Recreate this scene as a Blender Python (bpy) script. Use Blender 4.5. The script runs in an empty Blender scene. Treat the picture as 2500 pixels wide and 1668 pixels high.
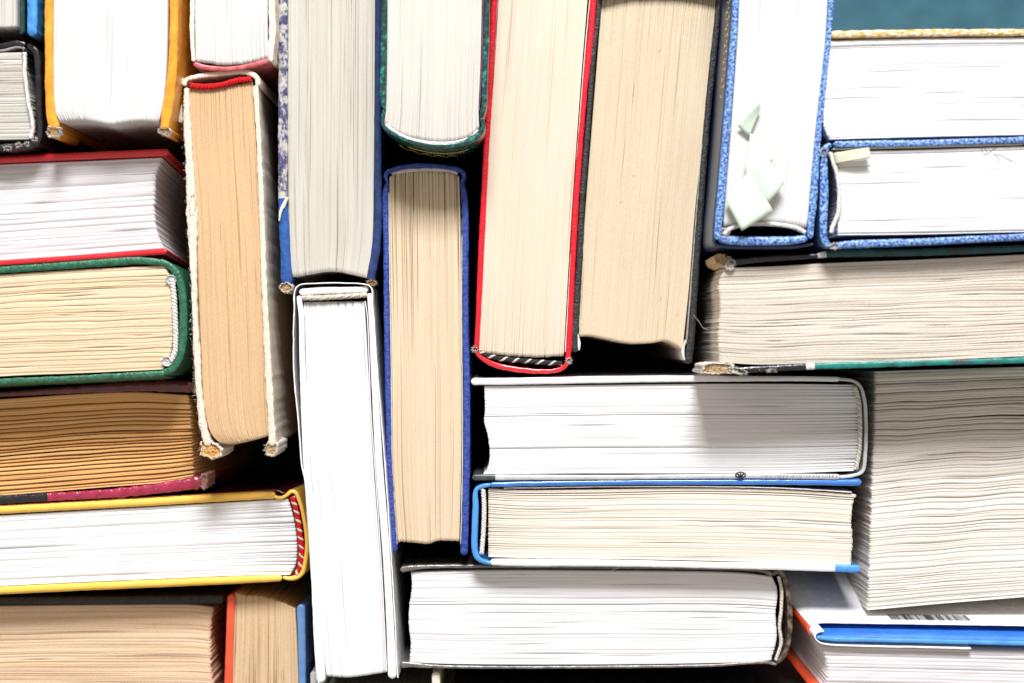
import bpy, bmesh, math, random
import numpy as np
from mathutils import Vector, Matrix, noise as mnoise

sc = bpy.context.scene
C = sc.collection
S = 0.148e-3          # metres per photo pixel on the plane z = 0
D = 0.70              # camera height over that plane
TABLE = -0.20

# ---------------- camera ----------------
cam_d = bpy.data.cameras.new('camera')
cam = bpy.data.objects.new('camera', cam_d)
C.objects.link(cam)
cam.location = (0, 0, D)
cam.rotation_euler = (0, 0, 0)
cam_d.sensor_width = 36
cam_d.lens = 36 * D / (2500 * S)
cam_d.clip_start = 0.01
cam_d.clip_end = 50
cam_d.dof.use_dof = True
cam_d.dof.focus_distance = D + 0.002
cam_d.dof.aperture_fstop = 5.6
sc.camera = cam

# ---------------- light ----------------
world = bpy.data.worlds.new('World')
sc.world = world
world.use_nodes = True
bg = world.node_tree.nodes['Background']
bg.inputs[0].default_value = (1.0, 0.90, 0.81, 1)
bg.inputs[1].default_value = 0.52
ld = bpy.data.lights.new('window_light', 'AREA')
ld.shape = 'RECTANGLE'
ld.size = 0.52
ld.size_y = 0.40
ld.energy = 44
ld.color = (0.975, 0.98, 1.0)
lo = bpy.data.objects.new('window_light', ld)
C.objects.link(lo)
lo.location = (0.04, 1.2, 1.05)
lo.rotation_euler = (Vector((0, 0, 0)) - Vector(lo.location)).to_track_quat('-Z', 'Y').to_euler()
sc.view_settings.view_transform = 'Standard'
sc.view_settings.look = 'None'
sc.view_settings.exposure = 0.0
sc.view_settings.gamma = 1.0

# ---------------- helpers ----------------
def W(px, py, z=0.0):
    f = (D - z) / D * S
    return ((px - 1250) * f, (834 - py) * f, z)

def tag(o, label=None, cat=None, group=None, kind=None):
    if label: o['label'] = label
    if cat: o['category'] = cat
    if group: o['group'] = group
    if kind: o['kind'] = kind
    return o

def thing(name, label, cat, px, py, group=None):
    o = bpy.data.objects.new(name, None)
    C.objects.link(o)
    x, y, _ = W(px, py, 0)
    o.location = (x, y, TABLE)
    o.empty_display_size = 0.01
    tag(o, label, cat, group)
    return o

def mesh_np(name, verts, faces, mats, parent=None, uvs=None, fmat=None, smooth=True):
    """verts world coordinates (n,3), faces list/array of quads or tris"""
    me = bpy.data.meshes.new(name)
    v = np.asarray(verts, dtype=np.float64).copy()
    o = bpy.data.objects.new(name, me)
    if parent is not None:
        v -= np.array(parent.location)
        org = v.mean(axis=0); org[2] = v[:, 2].min()
        v -= org
        o.location = org
    else:
        org = v.mean(axis=0); org[2] = v[:, 2].min()
        v -= org
        o.location = org
    if isinstance(faces, np.ndarray):
        nf, k = faces.shape
        me.vertices.add(len(v)); me.vertices.foreach_set('co', v.ravel())
        me.loops.add(nf * k); me.loops.foreach_set('vertex_index', faces.ravel().astype(np.int32))
        me.polygons.add(nf)
        me.polygons.foreach_set('loop_start', np.arange(0, nf * k, k, dtype=np.int32))
        me.polygons.foreach_set('loop_total', np.full(nf, k, dtype=np.int32))
        me.update(calc_edges=True)
        me.validate()
    else:
        me.from_pydata([tuple(p) for p in v], [], faces)
    if not isinstance(mats, (list, tuple)): mats = [mats]
    for m in mats: me.materials.append(m)
    if fmat is not None:
        me.polygons.foreach_set('material_index', np.asarray(fmat, dtype=np.int32))
    if uvs is not None:
        ul = me.uv_layers.new(name='UVMap')
        li = np.zeros(len(me.loops), dtype=np.int32)
        me.loops.foreach_get('vertex_index', li)
        ul.data.foreach_set('uv', np.asarray(uvs)[li].ravel())
    if smooth:
        me.polygons.foreach_set('use_smooth', np.ones(len(me.polygons), dtype=bool))
    me.update()
    C.objects.link(o)
    if parent is not None: o.parent = parent
    return o

def catmull(pts, step=8.0, close=False):
    """dense polyline through pts (n,k): the first two columns are x, y in pixels"""
    P = np.asarray(pts, dtype=float)
    if len(P) == 2:
        n = max(2, int(np.hypot(*(P[1, :2] - P[0, :2])) / step) + 1)
        t = np.linspace(0, 1, n)[:, None]
        return P[0] * (1 - t) + P[1] * t
    Q = np.vstack([2 * P[0] - P[1], P, 2 * P[-1] - P[-2]])
    out = []
    for i in range(1, len(Q) - 2):
        p0, p1, p2, p3 = Q[i - 1], Q[i], Q[i + 1], Q[i + 2]
        L = np.hypot(*(p2 - p1)[:2])
        n = max(2, int(L / step))
        def tj(ti, a, b): return ti + max(1e-6, np.hypot(*(b - a)[:2])) ** 0.5
        t0 = 0; t1 = tj(t0, p0, p1); t2 = tj(t1, p1, p2); t3 = tj(t2, p2, p3)
        t = np.linspace(t1, t2, n, endpoint=False)[:, None]
        A1 = (t1 - t) / (t1 - t0) * p0 + (t - t0) / (t1 - t0) * p1
        A2 = (t2 - t) / (t2 - t1) * p1 + (t - t1) / (t2 - t1) * p2
        A3 = (t3 - t) / (t3 - t2) * p2 + (t - t2) / (t3 - t2) * p3
        B1 = (t2 - t) / (t2 - t0) * A1 + (t - t0) / (t2 - t0) * A2
        B2 = (t3 - t) / (t3 - t1) * A2 + (t - t1) / (t3 - t1) * A3
        out.append((t2 - t) / (t2 - t1) * B1 + (t - t1) / (t2 - t1) * B2)
    out.append(P[-1][None, :])
    return np.vstack(out)

def resample(P, n):
    d = np.r_[0, np.cumsum(np.hypot(*(np.diff(P[:, :2], axis=0).T)))]
    t = np.linspace(0, d[-1], n) if np.isscalar(n) else np.asarray(n) * d[-1]
    return np.stack([np.interp(t, d, P[:, k]) for k in range(P.shape[1])], axis=1)

def noise1(x, seed, octaves=3):
    """smooth 1-D noise about -1..1"""
    r = np.random.RandomState(seed)
    out = np.zeros_like(x, dtype=float); a = 1.0
    for o in range(octaves):
        tab = r.uniform(-1, 1, 4096)
        xx = x * (2 ** o) + 37.0 * o
        i = np.floor(xx).astype(int); f = xx - i; f = f * f * (3 - 2 * f)
        out += a * (tab[i % 4096] * (1 - f) + tab[(i + 1) % 4096] * f)
        a *= 0.5
    return out / 1.6

_seed = [11]
def nseed():
    _seed[0] += 7
    return _seed[0]

# ---------- a sheet of board standing on its edge, seen end on ----------
def ribbon(name, parent, pts, w, z, mats, bottom=None, caps=(True, True), rough=0.25, lean=(0, 0),
           dome=0.35, mat_at=None, freq=0.05, step=7.0, wobble=0.5, label=None, ztilt=0.0):
    """pts: px polyline (x,y) or (x,y,width); w default width in px; z top height (m)"""
    if bottom is None: bottom = TABLE + 0.002
    P = [tuple(p) + ((w,) if len(p) == 2 else ()) for p in pts]
    Q = catmull(P, step)
    L = np.r_[0, np.cumsum(np.hypot(*(np.diff(Q[:, :2], axis=0).T)))][-1]
    n = max(4, int(L / step) + 1)
    s = np.linspace(0, 1, n)
    wend = float(Q[0, 2]) / 2 / L; wend1 = float(Q[-1, 2]) / 2 / L
    ex = []
    if caps[0]: ex += [wend * 0.08, wend * 0.3, wend * 0.6, wend]
    if caps[1]: ex += [1 - wend1 * 0.08, 1 - wend1 * 0.3, 1 - wend1 * 0.6, 1 - wend1]
    s = np.unique(np.clip(np.r_[s, ex], 0, 1))
    Q = resample(Q, s)
    n = len(s)
    T = np.gradient(Q[:, :2], axis=0); T /= np.maximum(1e-9, np.hypot(T[:, 0], T[:, 1]))[:, None]
    N = np.stack([-T[:, 1], T[:, 0]], axis=1)
    half = Q[:, 2] / 2
    sd = nseed()
    sl = s * L
    half = half * (1 + 0.05 * rough * 4 * noise1(sl * freq * 2, sd))
    capf = np.ones(n)
    if caps[0]:
        a = np.clip(s / max(wend, 1e-9), 0, 1); capf *= np.sqrt(np.clip(1 - (1 - a) ** 2, 0.02, 1))
    if caps[1]:
        a = np.clip((1 - s) / max(wend1, 1e-9), 0, 1); capf *= np.sqrt(np.clip(1 - (1 - a) ** 2, 0.02, 1))
    ctr = Q[:, :2] + N * (wobble * noise1(sl * freq, sd + 1))[:, None]
    ts = np.array([-1, -0.9, -0.62, -0.25, 0.25, 0.62, 0.9, 1.0])
    k = len(ts)
    f = (D - z) / D * S
    rows = []; uvs = []; plain = []
    for j, t in enumerate(ts):
        if j in (0, len(ts) - 1):
            pxy = Q[:, :2] + N * (half * capf * t * 0.99)[:, None]
            plain.append(np.stack([(pxy[:, 0] - 1250) * f, (834 - pxy[:, 1]) * f, np.full(n, z)], axis=1))
        off = half * capf * t + rough * 0.5 * noise1(sl * freq * 6, sd + 5 + j) * (abs(t) > 0.8)
        xy = ctr + N * off[:, None]
        h = -dome * half * S * (abs(t) ** 3.0) - (1 - capf) * half * S * 0.4 \
            + rough * S * 0.9 * noise1(sl * freq * 5 + j * 3, sd + 20 + j)
        rows.append(np.stack([(xy[:, 0] - 1250) * f, (834 - xy[:, 1]) * f, z + h + ztilt * s], axis=1))
        uvs.append(np.stack([sl * S, half * t * S], axis=1))
    # sides: three rings going down on each side
    depths = [0.0015, 0.012, z - bottom]
    def side(row, uv, sign):
        out = []; ou = []
        pl = plain[0 if sign < 0 else 1]
        for d in depths:
            r = (row if d < .001 else row * .5 + pl * .5 if d < .002 else pl).copy(); r[:, 2] = z - d
            r[:, 0] += lean[0] * d; r[:, 1] += lean[1] * d
            out.append(r); ou.append(uv + np.array([0, sign * d]))
        return out, ou
    a, au = side(rows[0], uvs[0], -1)
    b, bu = side(rows[-1], uvs[-1], 1)
    allr = a[::-1] + rows + b
    allu = au[::-1] + uvs + bu
    V = np.concatenate(allr); U = np.concatenate(allu)
    K = len(allr)
    F = []
    fm = []
    for r in range(K - 1):
        for i in range(n - 1):
            F.append((r * n + i, (r + 1) * n + i, (r + 1) * n + i + 1, r * n + i + 1))
            sm = (s[i] + s[i + 1]) / 2
            m = 0
            if mat_at:
                for q, (lim, mi) in enumerate(mat_at):
                    if sm <= lim: m = mi; break
                else: m = mat_at[-1][1]
            fm.append(m)
    # end walls
    for e in (0, n - 1):
        for q in range(K // 2):
            i0, i1 = q * n + e, (q + 1) * n + e
            j0, j1 = (K - 1 - q) * n + e, (K - 2 - q) * n + e
            if i1 == j1: continue
            F.append((i0, i1, j1, j0)); fm.append(fm[0] if e == 0 else fm[n - 2])
    F = np.array(F)
    o = mesh_np(name, V, F, mats, parent, U, fm)
    if label: o['label'] = label
    return o

# ---------- a block of leaves ----------
def pages(parent, side0, side1, z, mat, endA=None, endB=None, pitch=5.0, groove=0.3, gaps=12, wave=0.0,
          openA=0.0, openB=0.0, rag=0.6, lean=(0, 0), bottom=None, M=56, jit=0.10, gapdepth=1.6, bulge=0.0,
          wavef=3.0, ragB=None, gaplen=(0.03, 0.16), lines=None, gapw=1.5, wide=0.5, name='page_block', label=None, gapc=(0, 1)):
    """side0/side1: px polylines along the leaves (v=0, v=1); endA/endB: px polylines across, at u=0 / u=1"""
    if bottom is None: bottom = TABLE + 0.002
    if ragB is None: ragB = rag
    rs = np.random.RandomState(nseed()); sd = nseed()
    A = catmull(side0); B = catmull(side1)
    u = np.linspace(0, 1, M)
    # finer towards the ends
    u = 0.5 - 0.5 * np.cos(np.pi * u) * (0.35) - 0.65 * (0.5 - u)
    u = (u - u[0]) / (u[-1] - u[0])
    PA = resample(A, u)[:, :2]; PB = resample(B, u)[:, :2]
    th = np.mean(np.hypot(*(PB - PA).T)); Ln = np.hypot(*(PA[-1] - PA[0]))
    N = max(8, int(th / pitch))
    wd = rs.uniform(0.45, 1.55, N); ed = np.r_[0, np.cumsum(wd)]; ed /= ed[-1]
    eps = wide / th / 2
    def endcurve(e, a, b, vv):
        if e is None: return np.zeros((len(vv), 2))
        c = resample(catmull(e, 4.0), vv)[:, :2]
        lin = c[0] * (1 - vv[:, None]) + c[-1] * vv[:, None]
        return c - lin
    vs = []; kind = []; leaf = []
    for i in range(N):
        a, b = ed[i], ed[i + 1]
        vs += [a, a + eps, b - eps] if i else [a, b - eps]
        kind += [1, 0, 0] if i else [0, 0]
        leaf += [i, i, i] if i else [i, i]
    vs.append(1.0); kind.append(0); leaf.append(N - 1)
    vs = np.array(vs); kind = np.array(kind); leaf = np.array(leaf)
    K = len(vs)
    dA = endcurve(endA, PA[0], PB[0], vs); dB = endcurve(endB, PA[-1], PB[-1], vs)
    U2, V2 = np.meshgrid(u, vs, indexing='ij')
    # wavy leaves
    vv = V2.copy()
    if wave:
        amp = wave / th
        w1 = noise1(U2.ravel() * wavef + V2.ravel() * 2.2, sd, 2).reshape(U2.shape)
        w2 = noise1(U2.ravel() * wavef * 3 + V2.ravel() * 7.0, sd + 3, 2).reshape(U2.shape)
        vv = V2 + amp * (w1 + 0.4 * w2) * np.clip(4 * V2 * (1 - V2), 0, 1)
    X = PA[:, None, :] * (1 - vv[:, :, None]) + PB[:, None, :] * vv[:, :, None]
    X = X + (1 - U2)[:, :, None] * dA[None] + U2[:, :, None] * dB[None]
    # ragged leaf ends
    dirv = (PA[-1] - PA[0] + PB[-1] - PB[0]); dirv /= np.hypot(*dirv)
    slow = noise1(np.arange(N) / 7.0, sd + 9, 3)
    ra = (rs.uniform(-1, 1, N) * 0.6 + slow * 0.7) * rag; rb = (rs.uniform(-1, 1, N) * 0.6 + slow * 0.7) * ragB
    inset = 1.0
    ea = ra[leaf] + kind * inset; eb = rb[leaf] - kind * inset
    wA = np.exp(-((U2 * Ln) / 25.0)); wB = np.exp(-(((1 - U2) * Ln) / 25.0))
    X = X + (wA * ea[None] + wB * eb[None])[:, :, None] * dirv[None, None]
    # heights
    f = (D - z) / D * S
    lh = rs.uniform(-1, 1, N) * jit * 0.18e-3
    Z = z + lh[leaf][None, :] + 0.05e-3 * noise1(U2.ravel() * 9 + V2.ravel() * 60, sd + 12, 2).reshape(U2.shape)
    Z = Z + bulge * 1e-3 * np.clip(4 * V2 * (1 - V2), 0, 1)
    gd = 0.16 * groove * 1e-3 * (0.35 + 0.9 * np.clip(noise1(U2.ravel() * 4 + V2.ravel() * 900, sd + 15, 2).reshape(U2.shape) + 0.3, 0, 1.3))
    gd = gd * rs.uniform(0.25, 1.6, N)[leaf][None, :]
    width = np.zeros_like(gd)
    gdx = np.zeros_like(gd)
    for _ in range(gaps):
        g = rs.randint(1, N); c0 = rs.uniform(*gapc); l = rs.uniform(*gaplen)
        m = np.exp(-((u - c0) / l) ** 2 * 2.5)
        k0 = np.where((leaf == g) & (kind == 1))[0]
        gdx[:, k0] += (1.7 * gapdepth * 1e-3 * rs.uniform(0.4, 1.3) * m)[:, None]
        width[:, k0] += (0.55 * gapw * rs.uniform(0.3, 1.0) * m)[:, None]
    if lines:                                   # continuous dark openings between signatures
        for vv0, dep, wpx in lines:
            g = int(np.clip(np.searchsorted(ed, vv0), 1, N - 1))
            k0 = np.where((leaf == g) & (kind == 1))[0]
            gdx[:, k0] += dep * 2.6e-3; width[:, k0] += wpx * (0.75 + 0.25 * noise1(u * 9, sd + g, 2))[:, None]
    if openA:
        m = np.exp(-(u * Ln / 45.0)); sel = kind == 1
        r_ = rs.uniform(0, 1, N)[leaf] ** 2
        gdx += openA * 2.2e-3 * m[:, None] * (r_ * sel)[None]; width += openA * 1.5 * m[:, None] * (r_ * sel)[None]
    if openB:
        m = np.exp(-((1 - u) * Ln / 45.0)); sel = kind == 1
        r_ = rs.uniform(0, 1, N)[leaf] ** 2
        gdx += openB * 2.2e-3 * m[:, None] * (r_ * sel)[None]; width += openB * 1.5 * m[:, None] * (r_ * sel)[None]
    Z = Z - (gd + gdx) * kind[None, :]
    # widen grooves by moving the leaf shoulders on either side
    side = (PB - PA); side /= np.hypot(side[:, 0], side[:, 1])[:, None]
    kk = np.where(kind == 1)[0]
    X[:, kk - 1] -= side[:, None, :] * width[:, kk][:, :, None] * 0.5
    X[:, kk + 1] += side[:, None, :] * width[:, kk][:, :, None] * 0.5
    Wx = (X[:, :, 0] - 1250) * f; Wy = (834 - X[:, :, 1]) * f
    V = np.stack([Wx, Wy, Z], axis=2).reshape(-1, 3)
    UV = np.stack([U2 * Ln * S, V2 * th * S], axis=2).reshape(-1, 2)
    n = M
    idx = np.arange(n * K).reshape(n, K)
    F = [np.stack([idx[:-1, :-1], idx[1:, :-1], idx[1:, 1:], idx[:-1, 1:]], axis=2).reshape(-1, 4)]
    # rim going down
    rim = np.concatenate([idx[0, :], idx[1:, -1], idx[-1, -2::-1], idx[-2:0:-1, 0]])
    m = len(rim)
    base = len(V); prev = rim
    allV = [V]; allU = [UV]
    for d in (0.004, 0.03, z - bottom):
        r = V[rim].copy(); r[:, 2] = z - d
        r[:, 0] += lean[0] * d; r[:, 1] += lean[1] * d
        uvr = UV[rim].copy(); uvr[:, 0] += d
        allV.append(r); allU.append(uvr)
        cur = np.arange(base, base + m); base += m
        F.append(np.stack([prev, np.roll(prev, -1), np.roll(cur, -1), cur], axis=1))
        prev = cur
    V = np.concatenate(allV); UV = np.concatenate(allU); F = np.concatenate(F)
    o = mesh_np(name, V, F, mat, parent, UV, smooth=False)
    o['kind'] = 'stuff'
    if label: o['label'] = label
    return o

def tube(V, F, path, rad, sides=6, fm=None, mi=0):
    path = np.asarray(path); n = len(path)
    T = np.gradient(path, axis=0); T /= np.maximum(1e-12, np.linalg.norm(T, axis=1))[:, None]
    up = np.array([0, 0, 1.0]); b = len(V)
    rad = np.broadcast_to(rad, (n,))
    for i in range(n):
        x = np.cross(T[i], up)
        if np.linalg.norm(x) < 1e-3: x = np.cross(T[i], [1, 0, 0])
        x /= np.linalg.norm(x); y = np.cross(T[i], x)
        for k in range(sides):
            a = 2 * math.pi * k / sides
            V.append(path[i] + rad[i] * (math.cos(a) * x + math.sin(a) * y))
    for i in range(n - 1):
        for k in range(sides):
            k2 = (k + 1) % sides
            F.append((b + i * sides + k, b + i * sides + k2, b + (i + 1) * sides + k2, b + (i + 1) * sides + k))
            if fm is not None: fm.append(mi)
    F.append(tuple(b + k for k in range(sides))[::-1]); F.append(tuple(b + (n - 1) * sides + k for k in range(sides)))
    if fm is not None: fm += [mi, mi]

def path3(pts, z, step=3.0):
    Q = catmull(pts, step)
    f = (D - z) / D * S
    return np.stack([(Q[:, 0] - 1250) * f, (834 - Q[:, 1]) * f, np.full(len(Q), z)], axis=1), Q

def headband(parent, pts, w, z, mats, period=12.0, strands=2, core=True, name='headband', fluff=0):
    """woven headband: strands twisted round each other, w px wide"""
    P, Q = path3(pts, z, 2.2)
    T = np.gradient(P, axis=0); T /= np.linalg.norm(T, axis=1)[:, None]
    X = np.cross(T, [0, 0, 1.0]); Zv = np.cross(X, T)
    L = np.r_[0, np.cumsum(np.linalg.norm(np.diff(P, axis=0), axis=1))] / S
    V, F, fm = [], [], []
    r = w * S * (0.27 if strands == 2 else 0.2)
    sd = nseed()
    for k in range(strands):
        ph = 2 * math.pi * (L / period + k / strands) + 0.5 * noise1(L * 0.05, sd)
        c = P + X * (np.cos(ph) * w * S * 0.24)[:, None] + Zv * (np.sin(ph) * w * S * 0.24)[:, None]
        rr = r * (1 + 0.16 * noise1(L * 0.2 + 50 * k, sd + k))
        tube(V, F, c, rr, 7, fm, k % len(mats))
    if core:
        c = P - Zv * 0.4 * w * S
        tube(V, F, c, w * S * 0.36, 6, fm, 0)
    rs = random.Random(sd)
    for _ in range(fluff):
        i = rs.randrange(len(P)); p = P[i] + X[i] * rs.uniform(-.5, .5) * w * S
        d = Vector((rs.gauss(0, 1), rs.gauss(0, 1), rs.uniform(0, 1))).normalized()
        l = rs.uniform(3, 9) * S
        c = [p + np.array(d) * l * t + np.array([rs.gauss(0, .4), rs.gauss(0, .4), 0]) * S * t * 4 for t in (0, .4, .7, 1)]
        tube(V, F, c, 0.28 * S, 3, fm, 0)
    return mesh_np(name, np.array(V), F, mats, parent, fmat=fm)

def fuzz(parent, pts, z, mat, count, length=7.0, spread=6.0, name='frayed_threads', rad=0.3):
    P, Q = path3(pts, z, 3)
    rs = random.Random(nseed()); V, F = [], []
    for _ in range(count):
        i = rs.randrange(len(P))
        a = rs.uniform(0, 2 * math.pi)
        p = P[i] + np.array([rs.gauss(0, spread * .5) * S, rs.gauss(0, spread * .5) * S, rs.uniform(-1, .5) * 1e-3])
        l = rs.uniform(.3, 1) * length * S
        a2 = a; c = [p]
        for q in range(4):
            a2 += rs.uniform(-.8, .8)
            p = p + np.array([math.cos(a2), math.sin(a2), rs.uniform(-.2, .5)]) * l / 4
            c.append(p)
        tube(V, F, c, [rad * S] * 4 + [rad * .4 * S], 3)
    o = mesh_np(name, np.array(V), F, mat, parent)
    o['kind'] = 'stuff'
    return o

def lump(parent, px, py, rx, ry, z, mats, rot=0.0, name='worn_corner', depth=0.03, rough=0.35, seed=1, layers=True, label=None):
    """a crushed, frayed board corner: ragged shell with a fibrous board core of layered rings"""
    rs = random.Random(seed); V, F, fm = [], [], []
    f = (D - z) / D * S
    n = 56; rings = [(1.0, -depth), (1.0, -0.004), (1.02, -0.0012), (0.98, -0.0002), (0.88, 0.0002), (0.80, -0.0006),
                     (0.64, -0.0010), (0.52, -0.0005), (0.38, -0.0009), (0.24, -0.0004), (0.08, -0.0008)]
    for k, (s, h) in enumerate(rings):
        for i in range(n):
            a = 2 * math.pi * i / n
            nn = mnoise.noise(Vector((math.cos(a) * 2.1, math.sin(a) * 2.1, seed * 3.1)))
            n2 = mnoise.noise(Vector((math.cos(a) * 7, math.sin(a) * 7, seed * 5.1 + k * .35)))
            sq = (abs(math.cos(a)) ** 2.4 + abs(math.sin(a)) ** 2.4) ** (-1 / 2.4)
            n3 = mnoise.noise(Vector((math.cos(a) * 15, math.sin(a) * 15, seed * 2.3)))
            r = s * sq * (1 + rough * nn + rough * .7 * n2 * (k > 0) + rough * .35 * n3)
            x = rx * r * math.cos(a); y = ry * r * math.sin(a)
            X = x * math.cos(rot) - y * math.sin(rot); Y = x * math.sin(rot) + y * math.cos(rot)
            hz = h + (0.0005 * mnoise.noise(Vector((X * .35, Y * .35, seed + k * .3))) if k > 1 else 0)
            V.append(((px + X - 1250) * f, (834 - py - Y) * f, z + hz))
    for k in range(len(rings) - 1):
        for i in range(n):
            j = (i + 1) % n
            F.append((k * n + i, k * n + j, (k + 1) * n + j, (k + 1) * n + i)); fm.append(len(mats) - 1 if k == 0 and len(mats) > 2 else 0 if k < 4 else 1)
    F.append(tuple((len(rings) - 1) * n + i for i in range(n))); fm.append(1)
    for _ in range(46):
        a = rs.uniform(0, 6.28); rr = rs.uniform(.7, 1.02)
        x = rx * rr * math.cos(a); y = ry * rr * math.sin(a)
        X = x * math.cos(rot) - y * math.sin(rot); Y = x * math.sin(rot) + y * math.cos(rot)
        p = np.array(((px + X - 1250) * f, (834 - py - Y) * f, z + rs.uniform(-.0008, .0004)))
        a2 = -a - rot + rs.uniform(-1, 1); l = rs.uniform(2.5, 7) * S
        c = [p]
        for q in range(3):
            a2 += rs.uniform(-.7, .7); p = p + np.array([math.cos(a2), math.sin(a2), rs.uniform(-.3, .4)]) * l / 3; c.append(p)
        tube(V, F, c, 0.3 * S, 3, fm, 0)
    o = mesh_np(name, np.array([tuple(v) for v in V]), F, mats, parent, fmat=fm)
    if label: o['label'] = label
    return o

def sheet(name, parent, poly, zs, mat, th=0.00012, bend=None, sub=8):
    """a quad of paper: four px corners with heights, bent, with real thickness"""
    V, F = [], []
    c = [np.array(W(x, y, z)) for (x, y), z in zip(poly, zs)]
    n = sub + 1
    for s in (0, 1):
        for i in range(n):
            for j in range(n):
                a, b = i / sub, j / sub
                p = (c[0] * (1 - a) + c[1] * a) * (1 - b) + (c[3] * (1 - a) + c[2] * a) * b
                p = p.copy()
                if bend: p[2] += bend * math.sin(math.pi * a) * (0.6 + 0.4 * b)
                p[2] += (-th if s else 0) + 0.00015 * math.sin(5 * a + 3 * b)
                V.append(p)
    for i in range(sub):
        for j in range(sub):
            q = (i * n + j, (i + 1) * n + j, (i + 1) * n + j + 1, i * n + j + 1)
            F.append(q[::-1]); F.append(tuple(k + n * n for k in q))
    rim = [i * n for i in range(n)] + [(n - 1) * n + j for j in range(1, n)] + [i * n + n - 1 for i in range(n - 2, -1, -1)] + [j for j in range(n - 2, 0, -1)]
    for a, b in zip(rim, rim[1:] + rim[:1]): F.append((a, b, b + n * n, a + n * n))
    return mesh_np(name, np.array(V), F, mat, parent)

# ---------------- materials ----------------
def nt(name):
    m = bpy.data.materials.new(name); m.use_nodes = True
    t = m.node_tree; b = t.nodes['Principled BSDF']
    return m, t, b

def N_(t, typ, **kw):
    n = t.nodes.new(typ)
    for k, v in kw.items():
        if k.startswith('i_'):
            key = k[2:]
            key = int(key) if key.isdigit() else key
            n.inputs[key].default_value = v
        else: setattr(n, k, v)
    return n

def ramp(t, fac, stops, interp='LINEAR'):
    r = t.nodes.new('ShaderNodeValToRGB'); r.color_ramp.interpolation = interp
    while len(r.color_ramp.elements) < len(stops): r.color_ramp.elements.new(0.5)
    for e, (p, c) in zip(r.color_ramp.elements, stops):
        e.position = p; e.color = tuple(c) + ((1,) if len(c) == 3 else ())
    t.links.new(fac, r.inputs[0])
    return r

def mix(t, a, b, fac, mode='MIX'):
    m = t.nodes.new('ShaderNodeMix'); m.data_type = 'RGBA'; m.blend_type = mode
    for s, v in ((6, a), (7, b), (0, fac)):
        if hasattr(v, 'is_linked') or hasattr(v, 'links'): t.links.new(v, m.inputs[s])
        else: m.inputs[s].default_value = v if s == 0 else tuple(v) + (1,)
    return m.outputs[2]

def noise_uv(t, su, sv, detail=2.0, rough=0.5, offs=0.0):
    """noise on (u*su, v*sv, random per object)"""
    uv = t.nodes.new('ShaderNodeUVMap'); uv.uv_map = 'UVMap'
    sep = t.nodes.new('ShaderNodeSeparateXYZ'); t.links.new(uv.outputs[0], sep.inputs[0])
    oi = t.nodes.new('ShaderNodeObjectInfo')
    a = N_(t, 'ShaderNodeMath', operation='MULTIPLY'); t.links.new(sep.outputs[0], a.inputs[0]); a.inputs[1].default_value = su
    b = N_(t, 'ShaderNodeMath', operation='MULTIPLY'); t.links.new(sep.outputs[1], b.inputs[0]); b.inputs[1].default_value = sv
    c = N_(t, 'ShaderNodeMath', operation='MULTIPLY_ADD'); t.links.new(oi.outputs['Random'], c.inputs[0]); c.inputs[1].default_value = 60; c.inputs[2].default_value = offs
    cb = t.nodes.new('ShaderNodeCombineXYZ')
    for i, n in enumerate((a, b, c)): t.links.new(n.outputs[0], cb.inputs[i])
    nz = N_(t, 'ShaderNodeTexNoise', i_Scale=1.0, i_Detail=detail, i_Roughness=rough)
    t.links.new(cb.outputs[0], nz.inputs['Vector'])
    return nz.outputs[0]

def noise_obj(t, scale, detail=2.0, rough=0.5, stretch=None):
    tc = t.nodes.new('ShaderNodeTexCoord'); v = tc.outputs['Object']
    if stretch:
        mp = t.nodes.new('ShaderNodeMapping'); mp.inputs['Scale'].default_value = stretch
        t.links.new(v, mp.inputs[0]); v = mp.outputs[0]
    nz = N_(t, 'ShaderNodeTexNoise', i_Scale=scale, i_Detail=detail, i_Roughness=rough)
    t.links.new(v, nz.inputs['Vector'])
    return nz.outputs[0]

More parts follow.
